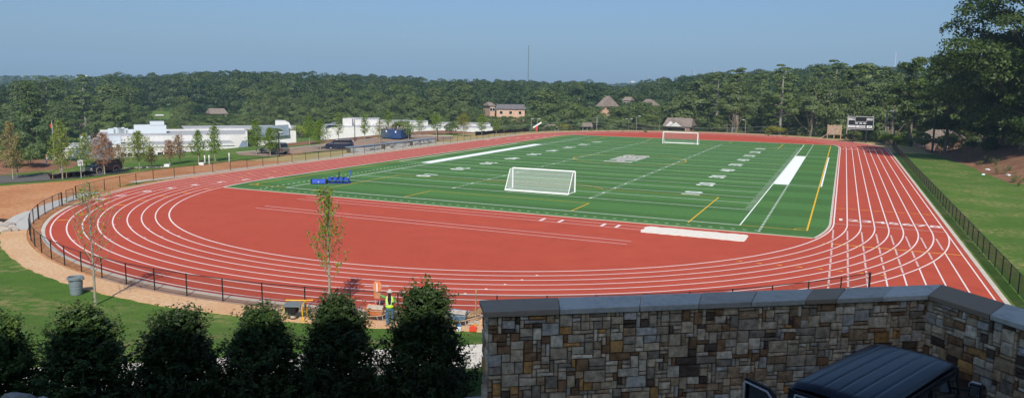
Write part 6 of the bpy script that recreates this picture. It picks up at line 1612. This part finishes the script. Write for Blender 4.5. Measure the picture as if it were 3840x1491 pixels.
# grey bin
p = at(287, 1102); tc_ = empty('trash_can', (p.x, p.y, terr1(p.x, p.y)), .3, 'large round grey plastic bin standing on the grass by the path at the left', 'bin')
b = MB(); b.lathe([(.001,0),(.27,0),(.29,.05),(.34,.86),(.345,.88)], 28); b.build('barrel', M['canplastic'], tc_, smooth=False)
b = MB(); b.lathe([(.345,.86),(.39,.86),(.395,.98),(.36,1.0),(.345,.98),(.33,.5)], 28); b.build('rim', M['canplastic'], tc_)
b = MB(); b.lathe([(.30,.35),(.322,.36),(.322,.40),(.31,.41)], 28); b.lathe([(.32,.66),(.338,.67),(.338,.71),(.33,.72)], 28); b.build('hoop', M['canplastic'], tc_)
for sx in (-1, 1): b = MB(); b.box(*sorted((sx*.37, sx*.47)), -.09, .09, .84, .95); b.build('handle', M['canplastic'], tc_, bevel=.02)
b = MB(); text_into(b, 'BRUTE' if False else '', .1, Matrix.Identity(4)) if False else None
b = MB(); b.box(-.09,.09,-.345,-.338,.78,.81); b.build('nameplate', M['dark'], tc_)
# timber: planks, stake, odds and ends
p = at(1783, 1192); st_ = empty('timber_stake', (p.x, p.y, 0), 0, 'upright pale timber stake by the fence near the wall end', 'stake'); b = MB(); b.bar((0,0,-.1),(.03,0,1.45), .045); b.build('shaft', M['wood'], st_); b = MB(); b.bar((0.03,0,1.45),(.035,0,1.52), .03); b.build('tip', M['oldwood'], st_)
a = at(1692, 1214); b_ = at(1822, 1180); pk = empty('timber_plank', (a.x, a.y, 0), 0, 'long pale plank lying aslant in front of the blue wheelbarrow', 'plank'); b = MB(); b.bar((0,0,.22), tuple((b_-a)*1.0+Vector((0,0,.30))), .05, .13); b.build('board', M['wood'], pk)
a = at(1765, 1192); b_ = at(1828, 1176); b = MB(); b.bar((0,0,.25), tuple((b_-a)+Vector((0,0,.4))), .05, .10); o = b.build('timber_plank', M['wood']); o.location = (a.x, a.y, 0); tag(o, 'short plank above the long one beside the wall end', 'plank')
p = at(1720, 1238); r_ = empty('paint_tub', (p.x, p.y, 0), 0, 'small white tub on the grass below the blue wheelbarrow', 'tub'); b = MB(); b.lathe([(.001,0),(.12,0),(.14,.22),(.145,.24)], 14); b.build('tub', M['boardwhite'], r_); b = MB(); b.lathe([(.15,.235),(.15,.262),(.001,.265)], 14); b.build('lid', M['barrowblue'], r_)
p = at(1774, 1240); r_ = empty('fuel_can', (p.x, p.y, 0), .3, 'small red fuel can on the grass at the wall end', 'can'); b = MB(); b.prism([(-.17,0),(.17,0),(.17,.2),(.08,.27),(-.1,.27),(-.17,.2)], -.1, .1); b.build('body', M['red'], r_, bevel=.02); b = MB(); b.tube([(.1,0,.25),(.2,0,.36)], .02, 6); b.tube([(-.08,0,.26),(-.05,0,.33),(.05,0,.33),(.07,0,.26)], .015, 5); b.build('spout', M['sawyellow'], r_)
for k, (px, py, s_) in enumerate(((1800,1206,.22),(1785,1212,.16),(1812,1218,.2),(1765,1216,.12),(1478,1185,.10),(1370,1186,.12))):
    p = at(px, py); boulder('rubble_stone', (p.x, p.y, s_*.3), (s_*1.3, s_, s_*.7), 90+k, 'rough stone lying in the loose dirt near the workers', 'loose stones by the near fence', m=M['rock'] if k % 2 else M['sandpath'])
# mulch strip along the fence by the workers
annulus('mulch_strip', 40.95, 41.75, 2*PI-1.75, 2*PI-.95, bpy.data.materials['brown_brick'], .012, 60, .05)
# rubble and machine at the left edge
for k, (px, py, s_) in enumerate(((10,856,.45),(30,848,.40),(48,858,.35),(20,868,.38),(42,846,.30),(5,846,.34),(58,865,.28))):
    p = at(px, py); boulder('concrete_rubble', (p.x, p.y, s_*.3), (s_*1.2, s_, s_*.7), 30+k, 'broken pale concrete chunk in the heap at the left edge of the path', 'concrete rubble heap at the left edge')
p = at(-8, 842); mc = empty('compact_loader', (p.x-1.2, p.y-.4, 0), .2, 'pale small site machine cut by the left edge behind the rubble', 'machine')
b = MB(); b.prism([(-.9,.4),(.55,.4),(.7,.9),(.5,1.5),(.2,1.75),(-.9,1.8)], -.7, .7, axis='y'); b.build('body', M['kerb'], mc, bevel=.08)
b = MB(); b.tube([(.2,-.72,1.7),(.75,-.72,1.2),(.85,-.72,.5)], .08, 6); b.build('arm', M['sawyellow'], mc)
for y in (-.75,.75): b = MB(); b.lathe([(.001,-.1),(.35,-.1),(.38,0),(.35,.1),(.001,.1)], 16, M=Matrix.Translation((.1,y,.38)) @ Matrix.Rotation(PI/2, 4, 'X')); b.build('wheel', M['tyre'], mc)
# little tree beds and low plants by the fence inside the left gate
for k, (px, py, h_) in enumerate(((330,705,60),(300,755,36),(412,740,30),(360,750,28))):
    p = at(px, py); rg = np.random.default_rng(300+k); H = h_/(FPX/85)*.8; r_ = empty('seedling', (p.x, p.y, 0), 0, 'thin sparse seedling standing inside the left gate', 'seedling', 'seedlings near the left gate'); tb = MB(); C = []
    for j in range(6):
        e = Vector((rg.normal(0,.2), rg.normal(0,.2), H*rg.uniform(.6,1))); tb.tube([(0,0,0), e*.6, e], [.014,.010,.003], 4, cap=False); C += [tuple(e*rg.uniform(.3,1)+Vector(rg.normal(0,.06,3))) for _ in range(9)]
    C = np.array(C); np_mesh('foliage', leaves(C, rg.normal(0,1,C.shape), .10, .7, .3, rg), 4, M['olive'], r_, rg.uniform(0,1,len(C))); tb.build('stem', M['youngbark'], r_)
# road sign
p = at(305, 668); g_ = terr1(p.x, p.y); sg = empty('road_sign', (p.x, p.y, g_), math.atan2(p.y-CY, p.x-CX)-PI/2, 'white rectangular road sign on a grey post left of the dark blue car', 'sign')
b = MB(); b.tube([(0,0,0),(0,0,2.25)], .035, 6); b.build('post', M['galv'], sg)
b = MB(); b.box(-.27,.27,-.06,-.04,1.5,2.15); q = b.build('panel', M['boardwhite'], sg)
b = MB(); text_into(b, 'SPEED', .15, Matrix.Translation((0,-.064,2.03)) @ Matrix.Rotation(PI/2, 4, 'X'), .004); text_into(b, 'LIMIT', .15, Matrix.Translation((0,-.064,1.90)) @ Matrix.Rotation(PI/2, 4, 'X'), .004); text_into(b, '15', .36, Matrix.Translation((0,-.064,1.68)) @ Matrix.Rotation(PI/2, 4, 'X'), .01); b.build('lettering', M['boardblack'], q)
# low white blocks and marker stubs on the left lawn, manhole-like things
for k, (px, py, lab) in enumerate(((628,624,'low white utility box at the foot of the red young trees'),(757,618,'pale low box at the edge of the clay left of the bright young trees'))):
    p = at(px, py); r_ = empty('utility_box', (p.x, p.y, terr1(p.x, p.y)), YAW, lab, 'box'); b = MB(); b.box(-.35,.35,-.25,.25,0,.32); b.build('body', M['boardwhite'], r_, bevel=.03); b = MB(); b.box(-.37,.37,-.27,.27,.321,.36); b.build('lid', M['boardwhite'], r_)
for k, (px, py, lab) in enumerate(((769,617,'grey bollard left of the bright young trees'),(785,616,'short grey bollard between the bright young trees'),(860,607,'pale bollard with a white top behind the left fence'),(178,629,'wooden post on the mulch mound at the left'))):
    p = at(px, py); r_ = empty('bollard', (p.x, p.y, terr1(p.x, p.y)), 0, lab, 'post'); b = MB(); b.tube([(0,0,0),(0,0,1.0)], .09, 8); b.build('shaft', M['galv'], r_); b = MB(); b.tube([(0,0,1.001),(0,0,1.35)], .092, 8); b.build('band', M['boardwhite'] if k != 3 else M['wood'], r_)
# white thing leaning beyond the far left corner: raised barrier arm
p = at(2012, 486, dist=206); r_ = empty('barrier_arm', (p.x, p.y, p.z), YAW, 'raised white barrier arm beyond the far left bend', 'barrier'); b = MB(); b.box(-.3,.3,-.3,.3,-.3,1.0); b.build('base', M['red'], r_); b = MB(); b.bar((-1.0,0,.5),(1.3,0,2.0), .5, .35); b.build('arm', M['boardwhite'], r_)

# ------------------------------------------------------------------ haze
b = MB(); b.box(-7000, 7000, -7000, 7000, -14, 270); hz = b.build('haze', None)
hm = bpy.data.materials.new('haze'); hm.use_nodes = True; N = hm.node_tree.nodes; N.remove(N['Principled BSDF'])
pv = N.new('ShaderNodeVolumePrincipled'); pv.inputs['Color'].default_value = (.50, .76, 1, 1); pv.inputs['Density'].default_value = .00024; pv.inputs['Anisotropy'].default_value = 0
hm.node_tree.links.new(pv.outputs[0], N['Material Output'].inputs['Volume']); hz.data.materials.append(hm)
tag(hz, 'thin blue summer haze over the woods and the distant skyline', 'haze', kind='stuff')
